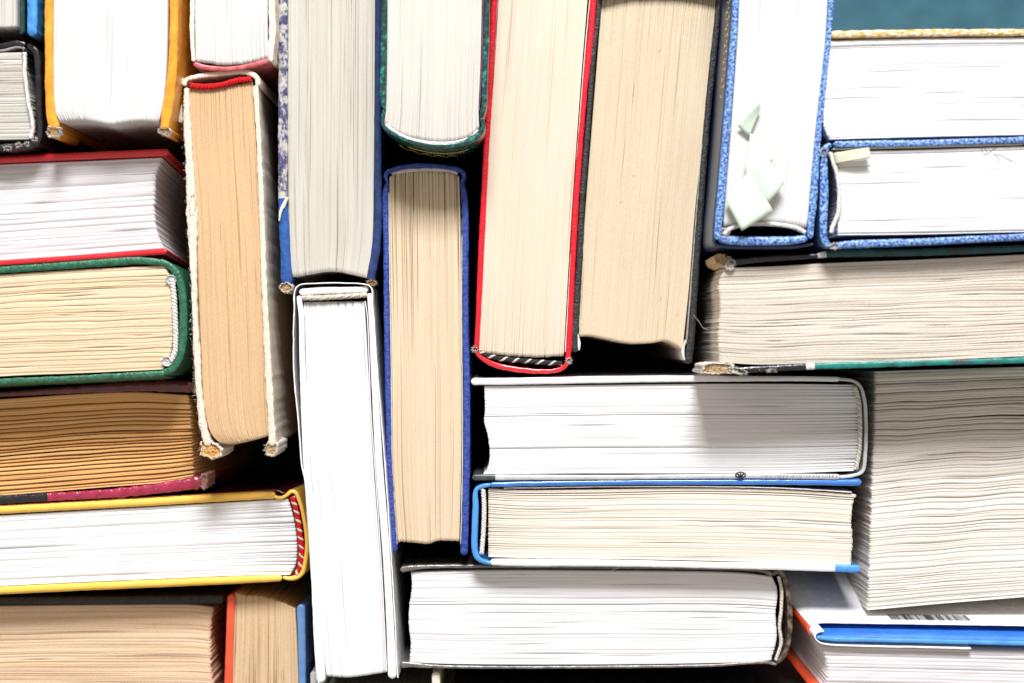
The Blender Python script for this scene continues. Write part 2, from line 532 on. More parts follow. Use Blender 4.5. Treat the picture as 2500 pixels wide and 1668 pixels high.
def paper(name, light, dark, line=None, fine=1400, broad=260, contrast=0.5, linew=0.0, spots=0.0, edge=None, sub=0.0, bump=0.25, grain=0.25):
    m, t, b = nt(name)
    n1 = noise_uv(t, 9, fine, 2, 0.6)
    n2 = noise_uv(t, 5, broad, 3, 0.6, 13)
    n3 = noise_uv(t, 25, 60, 2, 0.5, 29)
    r1 = ramp(t, n1, [(0.5 - .5 * (1 - contrast) * .6 - .08, dark), (0.62, light)])
    c = mix(t, r1.outputs[0], tuple(x * .86 for x in light) if edge is None else edge, 0.0)
    r2 = ramp(t, n2, [(0.38, (1, 1, 1)), (0.66, (0, 0, 0))])
    k = N_(t, 'ShaderNodeMath', operation='MULTIPLY'); t.links.new(r2.outputs[0], k.inputs[0]); k.inputs[1].default_value = 0.5 * contrast
    c = mix(t, r1.outputs[0], tuple(x * .8 + y * .2 for x, y in zip(dark, light)), k.outputs[0])
    r3 = ramp(t, n3, [(0.3, (.93, .92, .90)), (0.7, (1, 1, 1))])
    c = mix(t, c, r3.outputs[0], 0.7, 'MULTIPLY')
    if line is not None:                                  # shade of thin gaps between leaves, painted as long dark lines
        n4 = noise_uv(t, 12, 1900, 0, 0.5, 41)
        r4 = ramp(t, n4, [(0.0, (1, 1, 1)), (0.24 + linew, (1, 1, 1)), (0.29 + linew, (0, 0, 0))])
        c = mix(t, c, line, r4.outputs[0])
    g = noise_obj(t, 2600, 2, 0.7)
    rg = ramp(t, g, [(0.3, (1 - grain * .6,) * 3), (0.65, (1, 1, 1))])
    c = mix(t, c, rg.outputs[0], 1.0, 'MULTIPLY')
    if spots:
        s = noise_obj(t, 420, 1, 0.5)
        rs_ = ramp(t, s, [(0.76 - spots, (0, 0, 0)), (0.79 - spots, (1, 1, 1))])
        k2 = N_(t, 'ShaderNodeMath', operation='MULTIPLY'); t.links.new(rs_.outputs[0], k2.inputs[0]); k2.inputs[1].default_value = 0.45
        c = mix(t, c, (light[0] * .75, light[1] * .55, light[2] * .3), k2.outputs[0])
    t.links.new(c, b.inputs['Base Color'])
    b.inputs['Roughness'].default_value = 0.85
    b.inputs['Specular IOR Level'].default_value = 0.15
    bp = N_(t, 'ShaderNodeBump', i_Strength=bump, i_Distance=0.00018)
    mx = N_(t, 'ShaderNodeMath', operation='ADD'); t.links.new(n1, mx.inputs[0]); t.links.new(g, mx.inputs[1])
    t.links.new(mx.outputs[0], bp.inputs['Height']); t.links.new(bp.outputs[0], b.inputs['Normal'])
    return m

def cloth(name, stops, scale=700, rough=0.5, bump=0.4, bscale=1800, wear=None, wear_amt=0.0, spec=0.4, detail=3, coat=0.0, stretch=None):
    m, t, b = nt(name)
    n = noise_obj(t, scale, detail, 0.6, stretch)
    r = ramp(t, n, stops)
    c = r.outputs[0]
    if wear is not None:
        w = noise_obj(t, 330, 4, 0.75)
        rw = ramp(t, w, [(0.62 - wear_amt, (0, 0, 0)), (0.68 - wear_amt, (1, 1, 1))])
        c = mix(t, c, wear, rw.outputs[0])
    t.links.new(c, b.inputs['Base Color'])
    b.inputs['Roughness'].default_value = rough
    b.inputs['Specular IOR Level'].default_value = spec
    b.inputs['Coat Weight'].default_value = coat
    b.inputs['Coat Roughness'].default_value = 0.15
    g = noise_obj(t, bscale, 3, 0.6, stretch)
    bp = N_(t, 'ShaderNodeBump', i_Strength=bump, i_Distance=0.0005)
    t.links.new(g, bp.inputs['Height']); t.links.new(bp.outputs[0], b.inputs['Normal'])
    rr = ramp(t, g, [(0.3, (rough * .7,) * 3), (0.7, (min(1, rough * 1.25),) * 3)])
    t.links.new(rr.outputs[0], b.inputs['Roughness'])
    return m

M = {}
# papers
M['white'] = paper('white_paper', (.82, .82, .83), (.75, .75, .77), line=(.62, .62, .66), contrast=.18, linew=-.03, bump=.15, grain=.08)
M['white_soft'] = paper('bright_white_paper', (.665, .665, .665), (.61, .61, .605), contrast=.25, bump=.1, grain=.05)
M['white_lines'] = paper('lined_white_paper', (.80, .79, .81), (.58, .53, .56), line=(.45, .38, .42), contrast=.4, fine=620, broad=180, linew=.0, bump=.3, grain=.08)
M['white_grey'] = paper('cool_white_paper', (.84, .84, .85), (.72, .72, .73), line=(.62, .62, .63), contrast=.18, fine=1900, linew=-.03, bump=.2, grain=.08)
M['cream'] = paper('cream_paper', (.735, .64, .52), (.69, .59, .455), line=(.58, .46, .32), contrast=.25, linew=-.03, spots=.0, grain=.16)
M['cream2'] = paper('sand_paper', (.67, .565, .41), (.64, .525, .365), line=(.52, .39, .24), contrast=.3, linew=-.045, spots=.01, grain=.22)
M['cream_blue'] = paper('yellowed_paper', (.75, .62, .45), (.65, .505, .335), line=(.45, .31, .18), contrast=.4, linew=.0, grain=.2)
M['tan'] = paper('tan_paper', (.70, .49, .29), (.63, .42, .225), line=(.48, .30, .14), contrast=.45, linew=-.03, grain=.3, bump=.4)
M['grey_old'] = paper('greyed_old_paper', (.635, .61, .545), (.53, .50, .425), line=(.26, .23, .18), contrast=.5, fine=800, broad=190, linew=-.01, grain=.25, bump=.3)
M['ivory'] = paper('ivory_paper', (.63, .615, .57), (.575, .555, .505), line=(.45, .40, .33), contrast=.25, linew=-.05, grain=.08)
M['old_rough'] = paper('rough_old_paper', (.76, .695, .61), (.61, .54, .45), line=(.30, .24, .17), contrast=.45, fine=900, broad=230, linew=.01, spots=.02, grain=.3, bump=.5)
M['pulp'] = paper('pulp_paper', (.85, .80, .735), (.73, .67, .59), line=(.34, .28, .21), contrast=.35, fine=900, broad=200, linew=-.01, grain=.3, bump=.6)
M['buff'] = paper('buff_paper', (.80, .73, .64), (.73, .65, .55), line=(.58, .50, .40), contrast=.22, fine=1700, linew=-.02, grain=.15)
M['straw'] = paper('straw_paper', (.79, .62, .43), (.71, .53, .34), line=(.38, .24, .11), contrast=.4, fine=700, broad=190, linew=-.01, spots=.035, grain=.25, bump=.4)
M['amber'] = paper('amber_paper', (.94, .57, .25), (.82, .43, .15), line=(.20, .10, .04), contrast=.6, fine=520, broad=120, linew=-.02, spots=.02, grain=.2, bump=.3)
M['pinkish'] = paper('foxed_paper', (.82, .63, .45), (.68, .47, .29), line=(.42, .26, .17), contrast=.4, fine=700, linew=.0, spots=.01, grain=.28, bump=.45)
M['wheat'] = paper('wheat_paper', (.76, .57, .37), (.58, .40, .23), line=(.25, .14, .06), contrast=.6, fine=800, linew=.01, spots=.01, grain=.28, bump=.4)
M['shelf_grey'] = paper('dull_grey_paper', (.60, .585, .54), (.42, .40, .35), line=(.22, .20, .17), contrast=.55, fine=600, broad=150, linew=.02, grain=.2)
# covers
M['orange'] = cloth('ochre_leatherette', [(.35, (.68, .27, .02)), (.65, (.83, .38, .035))], 260, .38, .35, 500, wear=(.85, .62, .38), wear_amt=-.06, spec=.5)
M['cream_cloth'] = cloth('cream_cloth', [(.3, (.66, .56, .43)), (.6, (.82, .76, .66))], 900, .85, .9, 1500, spec=.1)
M['pale_cloth'] = cloth('pale_cloth', [(.3, (.70, .60, .48)), (.6, (.84, .76, .66))], 500, .7, .6, 900, spec=.2)
M['pink_board'] = cloth('dusty_red_board', [(.35, (.42, .07, .08)), (.65, (.60, .16, .17))], 300, .35, .15, 600, wear=(.8, .6, .55), wear_amt=-.02)
M['blue_old'] = cloth('worn_blue_board', [(.35, (.018, .07, .27)), (.65, (.035, .12, .38))], 320, .4, .3, 900, wear=(.65, .68, .75), wear_amt=-.03)
M['navy'] = cloth('navy_board', [(.35, (.012, .028, .10)), (.65, (.022, .05, .17))], 300, .4, .3, 900, wear=(.4, .45, .55), wear_amt=-.09)
M['peel'] = cloth('peeling_tape', [(.38, (.05, .06, .15)), (.45, (.14, .12, .20)), (.50, (.34, .33, .36)), (.56, (.48, .48, .45)), (.68, (.60, .57, .48))], 330, .4, .8, 500, stretch=(1.4, 1, 1), detail=5)
M['green_marble'] = cloth('green_marbled_paper', [(.40, (.004, .030, .028)), (.54, (.008, .075, .066)), (.64, (.02, .26, .20)), (.74, (.06, .48, .36))], 520, .3, .2, 700, spec=.5, detail=4, coat=.4)
M['red'] = cloth('bright_red_cloth', [(.35, (.60, .006, .018)), (.65, (.74, .012, .03))], 400, .45, .55, 1100, spec=.35)
M['red_gloss'] = cloth('glossy_red_board', [(.35, (.62, .010, .018)), (.65, (.72, .016, .03))], 150, .25, .08, 400, spec=.5, coat=.5)
M['crimson'] = cloth('crimson_laminate', [(.35, (.27, .010, .045)), (.65, (.42, .018, .075))], 230, .22, .8, 330, wear=(.62, .30, .38), wear_amt=-.03, spec=.6, coat=.7)
M['maroon'] = cloth('maroon_laminate', [(.35, (.09, .008, .012)), (.65, (.16, .014, .018))], 230, .25, .6, 300, spec=.6, coat=.5)
M['black'] = cloth('black_leatherette', [(.35, (.013, .013, .014)), (.65, (.030, .030, .032))], 500, .42, .9, 1300, wear=(.2, .2, .2), wear_amt=-.1, spec=.45)
M['black_gloss'] = cloth('glossy_black_cloth', [(.35, (.008, .008, .010)), (.65, (.02, .02, .024))], 300, .25, .5, 500, wear=(.5, .48, .45), wear_amt=-.075, spec=.6)
M['blue_marble'] = cloth('blue_marbled_paper', [(.38, (.02, .03, .17)), (.46, (.07, .14, .42)), (.53, (.15, .32, .66)), (.64, (.32, .54, .78))], 1150, .35, .25, 900, spec=.5, detail=3)
M['denim'] = cloth('dark_blue_spine_cloth', [(.35, (.015, .035, .10)), (.65, (.03, .06, .16))], 600, .35, .3, 1500, spec=.5)
M['blue_cloth'] = cloth('cobalt_cloth', [(.35, (.016, .035, .20)), (.5, (.03, .065, .32)), (.7, (.055, .11, .42))], 750, .5, .9, 1300, spec=.35)
M['linen'] = cloth('straw_linen', [(.42, (.58, .36, .10)), (.52, (.72, .58, .36)), (.62, (.80, .75, .64))], 800, .8, 1.0, 900, spec=.1, stretch=(.6, 1.4, 1))
M['teal'] = cloth('teal_printed_board', [(.36, (.10, .05, .06)), (.42, (.01, .13, .115)), (.62, (.015, .22, .19))], 130, .35, .3, 500, spec=.5, wear=(.75, .72, .66), wear_amt=-.09)
M['teal_dark'] = cloth('dark_teal_board', [(.36, (.06, .02, .03)), (.42, (.004, .045, .05)), (.62, (.006, .07, .075))], 130, .35, .3, 500, spec=.5)
M['white_board'] = cloth('white_laminated_board', [(.3, (.82, .81, .81)), (.7, (.88, .87, .87))], 100, .3, .05, 300, spec=.5, coat=.3)
M['grey_and_shaded_board'] = cloth('pale_grey_and_shaded_board', [(.3, (.45, .455, .465)), (.7, (.60, .605, .61))], 220, .35, .1, 400, spec=.5)  # grey boards; darkened to carry the shade on the white book's spine
M['charcoal_board'] = cloth('charcoal_print', [(.3, (.03, .04, .04)), (.7, (.08, .09, .09))], 300, .35, .1, 400)
M['blue_gloss'] = cloth('glossy_royal_blue_board', [(.3, (.035, .17, .62)), (.7, (.06, .25, .76))], 120, .22, .08, 300, spec=.5, coat=.5, wear=(.7, .75, .8), wear_amt=-.13)
M['sky_gloss'] = cloth('glossy_sky_blue_board', [(.3, (.05, .25, .70)), (.7, (.09, .36, .80))], 120, .25, .08, 300, spec=.5, coat=.4, wear=(.8, .85, .9), wear_amt=-.13)
M['steel'] = cloth('grey_brown_laminate', [(.3, (.07, .06, .05)), (.7, (.22, .20, .18))], 240, .25, .7, 420, spec=.7, coat=.6)
M['brown_print'] = cloth('brown_printed_spine', [(.36, (.025, .02, .018)), (.52, (.13, .09, .06)), (.68, (.26, .20, .15))], 380, .35, .5, 600, spec=.5)
M['yellow'] = cloth('glossy_yellow_board', [(.3, (.94, .53, .07)), (.7, (.96, .61, .11))], 100, .28, .12, 260, spec=.5, coat=.3)
M['green'] = cloth('bottle_green_leatherette', [(.35, (.012, .085, .045)), (.65, (.03, .17, .09))], 420, .35, .6, 900, wear=(.35, .45, .42), wear_amt=-.05, spec=.5)
M['coral'] = cloth('coral_red_board', [(.3, (.74, .085, .035)), (.7, (.84, .12, .05))], 100, .4, .1, 300)
M['mid_blue'] = cloth('powder_blue_board', [(.3, (.09, .22, .52)), (.7, (.16, .33, .64))], 120, .3, .1, 300, spec=.5, coat=.4)
M['azure'] = cloth('mottled_azure_board', [(.35, (.03, .17, .52)), (.65, (.08, .36, .76))], 330, .4, .2, 500, wear=(.7, .78, .85), wear_amt=-.07)
M['dark_green'] = cloth('dark_green_board', [(.35, (.008, .03, .026)), (.65, (.014, .05, .042))], 300, .5, .2, 500)
M['jacket_red'] = cloth('red_jacket_print', [(.3, (.62, .06, .02)), (.7, (.76, .10, .035))], 100, .3, .1, 300, coat=.3)
M['jacket_white'] = cloth('white_jacket_paper', [(.3, (.82, .82, .83)), (.7, (.87, .87, .88))], 80, .25, .05, 200, spec=.5, coat=.3)
# trims
M['thread_white'] = cloth('white_thread', [(.3, (.70, .68, .64)), (.6, (.84, .82, .79))], 1500, .9, .8, 2500, spec=.1)
M['thread_red'] = cloth('red_thread', [(.3, (.50, .008, .012)), (.6, (.66, .015, .02))], 1500, .7, .8, 2500, spec=.2)
M['thread_black'] = cloth('black_thread', [(.3, (.012, .012, .012)), (.6, (.03, .03, .03))], 1500, .6, .8, 2500, spec=.3)
M['thread_beige'] = cloth('beige_thread', [(.3, (.56, .50, .41)), (.6, (.72, .66, .57))], 1500, .9, .8, 2500, spec=.1)
M['board_core'] = cloth('raw_board', [(.3, (.36, .22, .10)), (.6, (.68, .52, .33))], 1300, .9, 1.0, 1600, spec=.1, detail=5)
M['board_shell'] = cloth('frayed_white_shell', [(.3, (.62, .57, .50)), (.6, (.82, .79, .74))], 1000, .9, 1.0, 1600, spec=.1, detail=5)
M['amber_core'] = cloth('glued_board', [(.3, (.55, .22, .04)), (.6, (.80, .50, .20))], 900, .6, 1.0, 1400, spec=.2, detail=5)
M['pink_core'] = cloth('pink_board_core', [(.3, (.45, .18, .16)), (.6, (.80, .50, .42))], 900, .8, 1.0, 1400, spec=.1)
M['tape'] = cloth('yellowed_tape', [(.3, (.50, .48, .44)), (.6, (.80, .79, .76))], 700, .3, .9, 900, spec=.6, coat=.5, detail=4)
M['gold'] = cloth('gold_foil', [(.3, (.62, .40, .08)), (.6, (.80, .56, .16))], 900, .3, .1, 900, spec=.8)
M['note_green'] = cloth('pale_green_note', [(.3, (.50, .63, .51)), (.7, (.56, .68, .57))], 60, .8, .1, 500, spec=.1)
M['note_mint'] = cloth('mint_white_note', [(.3, (.60, .71, .60)), (.7, (.64, .74, .63))], 60, .8, .1, 500, spec=.1)
M['note_cream'] = cloth('cream_note', [(.3, (.66, .66, .50)), (.7, (.72, .71, .56))], 60, .8, .1, 500, spec=.1)
M['ink'] = cloth('printing_ink', [(.3, (.02, .02, .02)), (.7, (.03, .03, .03))], 100, .4, .05, 300)
M['ink_grey'] = cloth('grey_printing_ink', [(.3, (.20, .23, .24)), (.7, (.34, .37, .38))], 900, .4, .05, 300)
M['endpaper'] = cloth('endpaper', [(.3, (.55, .53, .50)), (.7, (.72, .70, .66))], 300, .8, .2, 900, spec=.1)
M['violet_end'] = cloth('plum_endpaper', [(.3, (.20, .06, .12)), (.7, (.32, .12, .20))], 300, .8, .2, 900, spec=.1)
M['grey_end'] = cloth('grey_endpaper', [(.3, (.24, .23, .22)), (.7, (.42, .40, .38))], 500, .8, .3, 900, spec=.1)
M['table'] = cloth('teal_tabletop', [(.35, (.030, .098, .135)), (.65, (.042, .125, .168))], 60, .75, .2, 500, spec=.2)

# ---------------- setting ----------------
tb = []
n = 24; V = []; F = []
for i in range(n + 1):
    for j in range(n + 1):
        V.append((-1.5 + 3 * i / n, -1.5 + 3 * j / n, TABLE))
for i in range(n):
    for j in range(n):
        a = i * (n + 1) + j
        F.append((a, a + n + 1, a + n + 2, a + 1))
table = mesh_np('table_top', np.array(V), F, M['table'], smooth=False)
table['kind'] = 'structure'

# ---------------- books ----------------
mm = 1e-3
G = 'books standing packed together, seen from above'
def book(label, x, y, name='hardcover_book'):
    return thing(name, label, 'book', x, y, G)

# 1 grey book, top-left corner, blue board
z = 17 * mm
b = book('grey paged book with chipped sky blue cover in the top left corner', 20, -60)
pages(b, [(-170, -420), (-170, 76)], [(38, -420), (38, 66)], z, M['shelf_grey'], pitch=5, groove=.4, gaps=10, rag=1, ragB=1)
ribbon('front_cover', b, [(50, -430), (50, 85)], 20, z - 6 * mm, M['dark_green'])
ribbon('cover_edge', b, [(78, -430), (78, 30), (77, 88)], 24, z + 1 * mm, M['azure'], rough=.6)
ribbon('back_cover', b, [(-182, -430), (-182, 92)], 14, z, M['azure'])
# 2 black book at the left edge
z = 14 * mm
b = book('black cloth book with white headband at the left edge under the blue one', 0, 240)
pages(b, [(-500, 140), (52, 128)], [(-500, 350), (70, 340)], z - 1 * mm, M['shelf_grey'],
      endB=[(52, 128), (62, 190), (74, 260), (80, 320), (70, 340)], pitch=7, groove=.7, gaps=20, rag=1.5, wide=1.0)
headband(b, [(60, 130), (62, 190), (70, 250), (80, 310), (76, 338)], 12, z + .5 * mm, [M['thread_white']], 9, fluff=20)
ribbon('front_cover', b, [(-510, 122), (0, 112), (40, 104), (62, 110)], 12, z, M['black_gloss'], rough=.6)
ribbon('endpaper', b, [(-510, 131), (0, 124), (45, 114), (60, 118)], 5, z - .5 * mm, M['grey_end'])
ribbon('spine', b, [(66, 108), (86, 125), (92, 180), (93, 260), (95, 330), (86, 352)], 15, z - .4 * mm, M['black_gloss'], rough=.6)
ribbon('back_cover', b, [(-510, 372), (0, 360), (60, 356), (92, 346)], 16, z, M['black_gloss'], rough=1.2)
for k, (qx, qy, qa, qb) in enumerate(((18, 362, 9, 3.5), (46, 355, 6, 4), (66, 352, 4, 2.5), (84, 340, 4, 4))):
    lump(b, qx, qy, qa, qb, z + .5 * mm, [M['board_shell'], M['board_shell']], seed=60 + k, depth=.001, name='worn_spot')
# 3 ochre book
z = 19 * mm
b = book('thick white paged book between ochre covers with chipped corners', 270, 0)
pages(b, [(131, -560), (131, 0), (131, 220), (134, 270), (147, 299)], [(408, -560), (408, 0), (404, 180), (396, 260), (386, 298)], z, M['white_soft'],
      endB=[(147, 299), (190, 296), (235, 299), (270, 305), (300, 300), (345, 296), (386, 298)], pitch=5, groove=.22, gaps=6, rag=.8, gapdepth=.8)
ribbon('front_cover', b, [(119, -570), (119, 0, 20), (119, 160, 20), (121, 250, 22), (128, 296, 26), (134, 316, 22)], 20, z + .6 * mm, M['orange'], rough=.5, wobble=1)
ribbon('back_cover', b, [(424, -570), (424, 0, 19), (421, 150, 21), (414, 230, 24), (404, 285, 24), (400, 316, 20)], 20, z + .6 * mm, M['orange'], rough=.5, wobble=1)
lump(b, 131, 322, 16, 13, z + .4 * mm, [M['board_shell'], M['board_core'], M['orange']], seed=3, depth=.03, rough=.5)
lump(b, 402, 320, 14, 10, z + .3 * mm, [M['board_shell'], M['board_core'], M['orange']], rot=.3, seed=4, depth=.02, rough=.5)
ribbon('spine', b, [(112, -574), (268, -600), (428, -574)], 18, z, M['orange'])
# 4 white book with pinkish red spine
z = 9 * mm
b = book('white book whose rounded dusty red spine points down, beside the ochre book', 565, 0)
pages(b, [(476, -600), (476, 0), (477, 100), (479, 152)], [(652, -600), (652, 0), (652, 90), (655, 142)], z, M['white_soft'],
      endB=[(479, 152), (520, 156), (565, 158), (615, 152), (655, 142)], pitch=8, groove=.2, gaps=3, openB=.5, rag=.6, ragB=2, gapdepth=.7)
ribbon('front_cover', b, [(469, -610), (469, 0), (468, 90, 9), (472, 150, 9)], 11, z + 1 * mm, M['pale_cloth'], rough=.8, wobble=1.2)
ribbon('back_cover', b, [(663, -610), (663, 0, 16), (664, 90, 16), (660, 125, 14), (662, 150, 10)], 16, z + 1 * mm, M['pale_cloth'], rough=.8, wobble=1.2)
ribbon('spine', b, [(471, 154), (495, 163), (550, 168), (600, 162), (640, 151), (660, 145)], 11, z + .3 * mm, M['pink_board'], rough=.5, lean=(0, -.01))
ribbon('outer_joint', b, [(478, -612), (565, -618), (655, -612)], 10, z, M['pale_cloth'])
# 5 tan book in cream cloth
z = 7 * mm
b = book('tan paged book in frayed cream cloth with red headband at its top', 560, 640)
pages(b, [(462, 216), (466, 350), (478, 500), (484, 680), (491, 850), (500, 1000), (516, 1060), (537, 1082)],
      [(616, 200), (624, 340), (632, 500), (640, 660), (648, 800), (654, 950), (659, 1064)], z - 1.0 * mm, M['tan'],
      endA=[(462, 216), (540, 212), (616, 198)], endB=[(537, 1082), (560, 1086), (600, 1080), (659, 1064)],
      pitch=5, groove=.3, gaps=8, openA=.7, rag=.5, gapdepth=1.0, M=70)
headband(b, [(464, 209), (500, 212), (540, 208), (580, 197), (614, 193)], 17, z - .2 * mm, [M['thread_red'], M['thread_red'], M['thread_red']], 26, strands=3, fluff=40)
ribbon('front_cover', b, [(455, 214, 13), (456, 300, 16), (464, 440, 20), (468, 520, 26), (470, 600, 20), (473, 700, 13), (479, 850, 15), (486, 960, 15), (497, 1050, 17), (510, 1090, 18)],
       16, z + .8 * mm, M['cream_cloth'], rough=1.2, wobble=1.2)
ribbon('back_cover', b, [(623, 208, 13), (629, 300, 11), (638, 500, 12), (645, 700, 13), (652, 850, 15), (660, 1000, 16), (665, 1090, 17)],
       16, z + .8 * mm, M['cream_cloth'], rough=1.2, wobble=1.0, lean=(-.035, 0))
ribbon('spine', b, [(432, 184, 6), (441, 191, 8), (450, 208, 9), (453, 196, 10), (480, 187, 11), (530, 180, 12), (585, 175, 12), (610, 178, 12), (628, 192, 13), (628, 210, 10)],
       11, z + .6 * mm, M['cream_cloth'], rough=.9, step=4, wobble=.6)
ribbon('cover_tip', b, [(437, 190), (437, 240), (441, 300)], 11, z - 3 * mm, M['cream_cloth'], rough=.8)
lump(b, 512, 1098, 27, 22, z + .6 * mm, [M['board_shell'], M['amber_core']], rot=.3, seed=5, rough=.3, label='frayed amber stained corner')
lump(b, 662, 1095, 16, 17, z + .5 * mm, [M['board_shell'], M['board_core']], rot=.1, seed=6, rough=.3)
lump(b, 470, 500, 7, 26, z + .9 * mm, [M['board_shell'], M['board_core']], rot=.08, seed=7, rough=.4, depth=.004, name='cover_hole', label='brown hole worn in the cloth')
fuzz(b, [(448, 220), (456, 440), (464, 640), (472, 880), (490, 1060)], z + .6 * mm, M['thread_white'], 260, 8, 5)
fuzz(b, [(640, 300), (648, 600), (660, 900), (672, 1090)], z + .4 * mm, M['thread_white'], 150, 6, 6)
# 6 greyed book with torn blue cover
z = -3 * mm
b = book('greyed thick book with torn, taped blue cover, in the middle of the top row', 808, 100)
pages(b, [(703, -500), (703, 0), (703, 450), (705, 560), (709, 640), (714, 677)], [(915, -500), (915, 0), (912, 450), (908, 600), (896, 679)], z - .8 * mm, M['grey_old'],
      endB=[(714, 677), (760, 668), (805, 662), (850, 668), (896, 679)], pitch=5, groove=.3, gaps=26, rag=.8, gapdepth=1.3, wave=2.0, M=70)
ribbon('front_cover', b, [(691, -510), (691, 0, 22), (690, 300, 22), (690, 480, 22), (693, 560, 24), (697, 640, 26), (699, 694, 27)], 22, z + .8 * mm, [M['peel'], M['blue_old']],
       mat_at=[(.825, 0), (1, 1)], rough=.8, label='torn cover, blue board showing under peeling tape')
ribbon('torn_tape', b, [(681, 540, 3), (686, 512, 7), (694, 498, 8), (701, 482, 5)], 4, z + 1.8 * mm, M['tape'], rough=1.2, bottom=z - 1 * mm)
lump(b, 698, 702, 16, 12, z + .8 * mm, [M['board_shell'], M['board_core']], seed=8, rough=.25)
ribbon('back_cover', b, [(924, -510), (924, 0, 15), (922, 300, 17), (921, 560, 18), (917, 610, 20), (909, 655, 20), (904, 686, 19)], 15, z + .3 * mm, M['navy'], rough=.6)
lump(b, 907, 691, 12, 6, z + .3 * mm, [M['board_core'], M['board_core']], seed=9, rough=.3, depth=.01)
ribbon('spine', b, [(684, -514), (808, -540), (930, -514)], 16, z, M['blue_old'])
# 7 green marbled book
z = 15 * mm
b = book('white book in dark green marbled covers, its curved black spine with gold lines', 1055, -40)
pages(b, [(946, -600), (946, 0), (944, 200), (942, 270), (938, 302)], [(1176, -600), (1176, 0), (1172, 180), (1168, 270), (1170, 312)], z, M['ivory'],
      endB=[(938, 302), (960, 320), (990, 334), (1030, 343), (1075, 347), (1120, 343), (1150, 332), (1170, 312)], pitch=5, groove=.18, gaps=6, openB=.55, rag=.3, gapdepth=.8)
ribbon('front_cover', b, [(938, -610), (938, 0, 14), (936, 150, 14), (935, 245, 13), (939, 268, 6)], 14, z + 1 * mm, M['green_marble'], rough=.2)
ribbon('back_cover', b, [(1188, -610), (1188, 0, 15), (1184, 180, 13), (1180, 265, 13), (1174, 287, 10)], 14, z + 1 * mm, M['green_marble'], rough=.2)
ribbon('endpaper', b, [(1179, -600), (1179, 0), (1175, 180), (1170, 270)], 2.0, z + .6 * mm, M['violet_end'], rough=.1)
ribbon('spine', b, [(937, 268, 6), (934, 285, 8), (936, 306, 8), (965, 328, 9), (1000, 343, 10), (1040, 353, 12), (1085, 356, 13), (1125, 351, 14), (1155, 338, 16), (1175, 320, 13), (1180, 304, 10), (1174, 288, 9)],
       9, z + .6 * mm, M['green_marble'], rough=.3, step=5)
# inner white lining of the spine
ribbon('spine_lining', b, [(941, 303), (962, 320), (992, 336), (1032, 346), (1076, 350), (1120, 346), (1152, 334), (1168, 318)], 6, z + .3 * mm, M['white_board'], rough=.2, step=5)
# gold line and zigzag on the spine's outer face
V, F = [], []
def spine_pt(px, py, d, out=0.0):
    x, y, _ = W(px, py, z); return np.array([x, y - out, z - d])
arc = catmull([(960, 334), (1000, 350), (1040, 360), (1085, 363.5), (1125, 359), (1155, 348)], 4)
tube(V, F, [spine_pt(p[0], p[1] + 1.5, .012, 0.00025) for p in arc[8:46]], 0.00012, 4)
zg = [arc[i] for i in range(2, len(arc) - 8, 4)]
tube(V, F, [spine_pt(p[0], p[1] + 1.5, .019 + (.007 if k % 2 else 0), 0.00035) for k, p in enumerate(zg)], 0.00012, 4)
for k, p in enumerate(arc[20:44:2]):
    q = spine_pt(p[0], p[1] + 1.5, .0155, .00035); tube(V, F, [q, q + np.array([0, 0, .0008])], .0002, 4)
mesh_np('gold_ornament', np.array(V), F, M['gold'], b)
# 8 centre blue book
z = -7 * mm
b = book('cobalt blue cloth book with yellowed pages, standing alone in the middle', 1040, 880)
pages(b, [(951, 432), (951, 500), (953, 650), (957, 905), (960, 1168), (971, 1324)], [(1121, 432), (1123, 500), (1125, 745), (1126, 1100), (1121, 1321)], z - .8 * mm, M['cream_blue'],
      endA=[(951, 432), (975, 420), (1020, 416), (1070, 418), (1105, 422), (1121, 432)], endB=[(971, 1324), (1000, 1323), (1045, 1328), (1080, 1320), (1121, 1321)],
      pitch=5, groove=.4, gaps=22, openA=1.0, rag=1.0, ragB=2.4, gapdepth=1.8, M=70, gaplen=(.05, .3), gapc=(0, .3), gapw=3.2)
fz = [(955, 424), (1000, 416), (1050, 414), (1100, 417), (1118, 424)]
ribbon('spine_lining', b, fz, 8, z - .6 * mm, M['endpaper'], rough=1.2, step=4)
ribbon('front_cover', b, [(945, 446, 8), (941, 470, 13), (942, 600, 13), (944, 800, 13), (948, 1000, 13), (951, 1150, 13), (957, 1260, 14), (962, 1348, 16)], 13, z + .8 * mm, M['blue_cloth'], rough=.5)
ribbon('back_cover', b, [(1127, 446, 9), (1133, 475, 14), (1136, 745, 14), (1139, 950, 16), (1139, 1100, 16), (1136, 1250, 17), (1133, 1356, 19)], 15, z + .8 * mm, M['blue_cloth'], rough=.5)
ribbon('spine', b, [(946, 446, 7), (941, 432, 9), (945, 421, 10), (962, 413, 10), (995, 406, 10), (1046, 404, 10), (1097, 410, 10), (1128, 418, 11), (1133, 430, 10), (1127, 447, 8)], 9, z + .6 * mm, M['blue_cloth'], rough=.4, step=5)
ribbon('endpaper', b, [(1129, 480), (1127, 745), (1129, 1100), (1125, 1330)], 2.2, z + .2 * mm, M['endpaper'], rough=.2)
ribbon('endpaper', b, [(949, 470), (951, 650), (955, 905), (958, 1168), (969, 1330)], 2.0, z + .2 * mm, M['endpaper'], rough=.2)
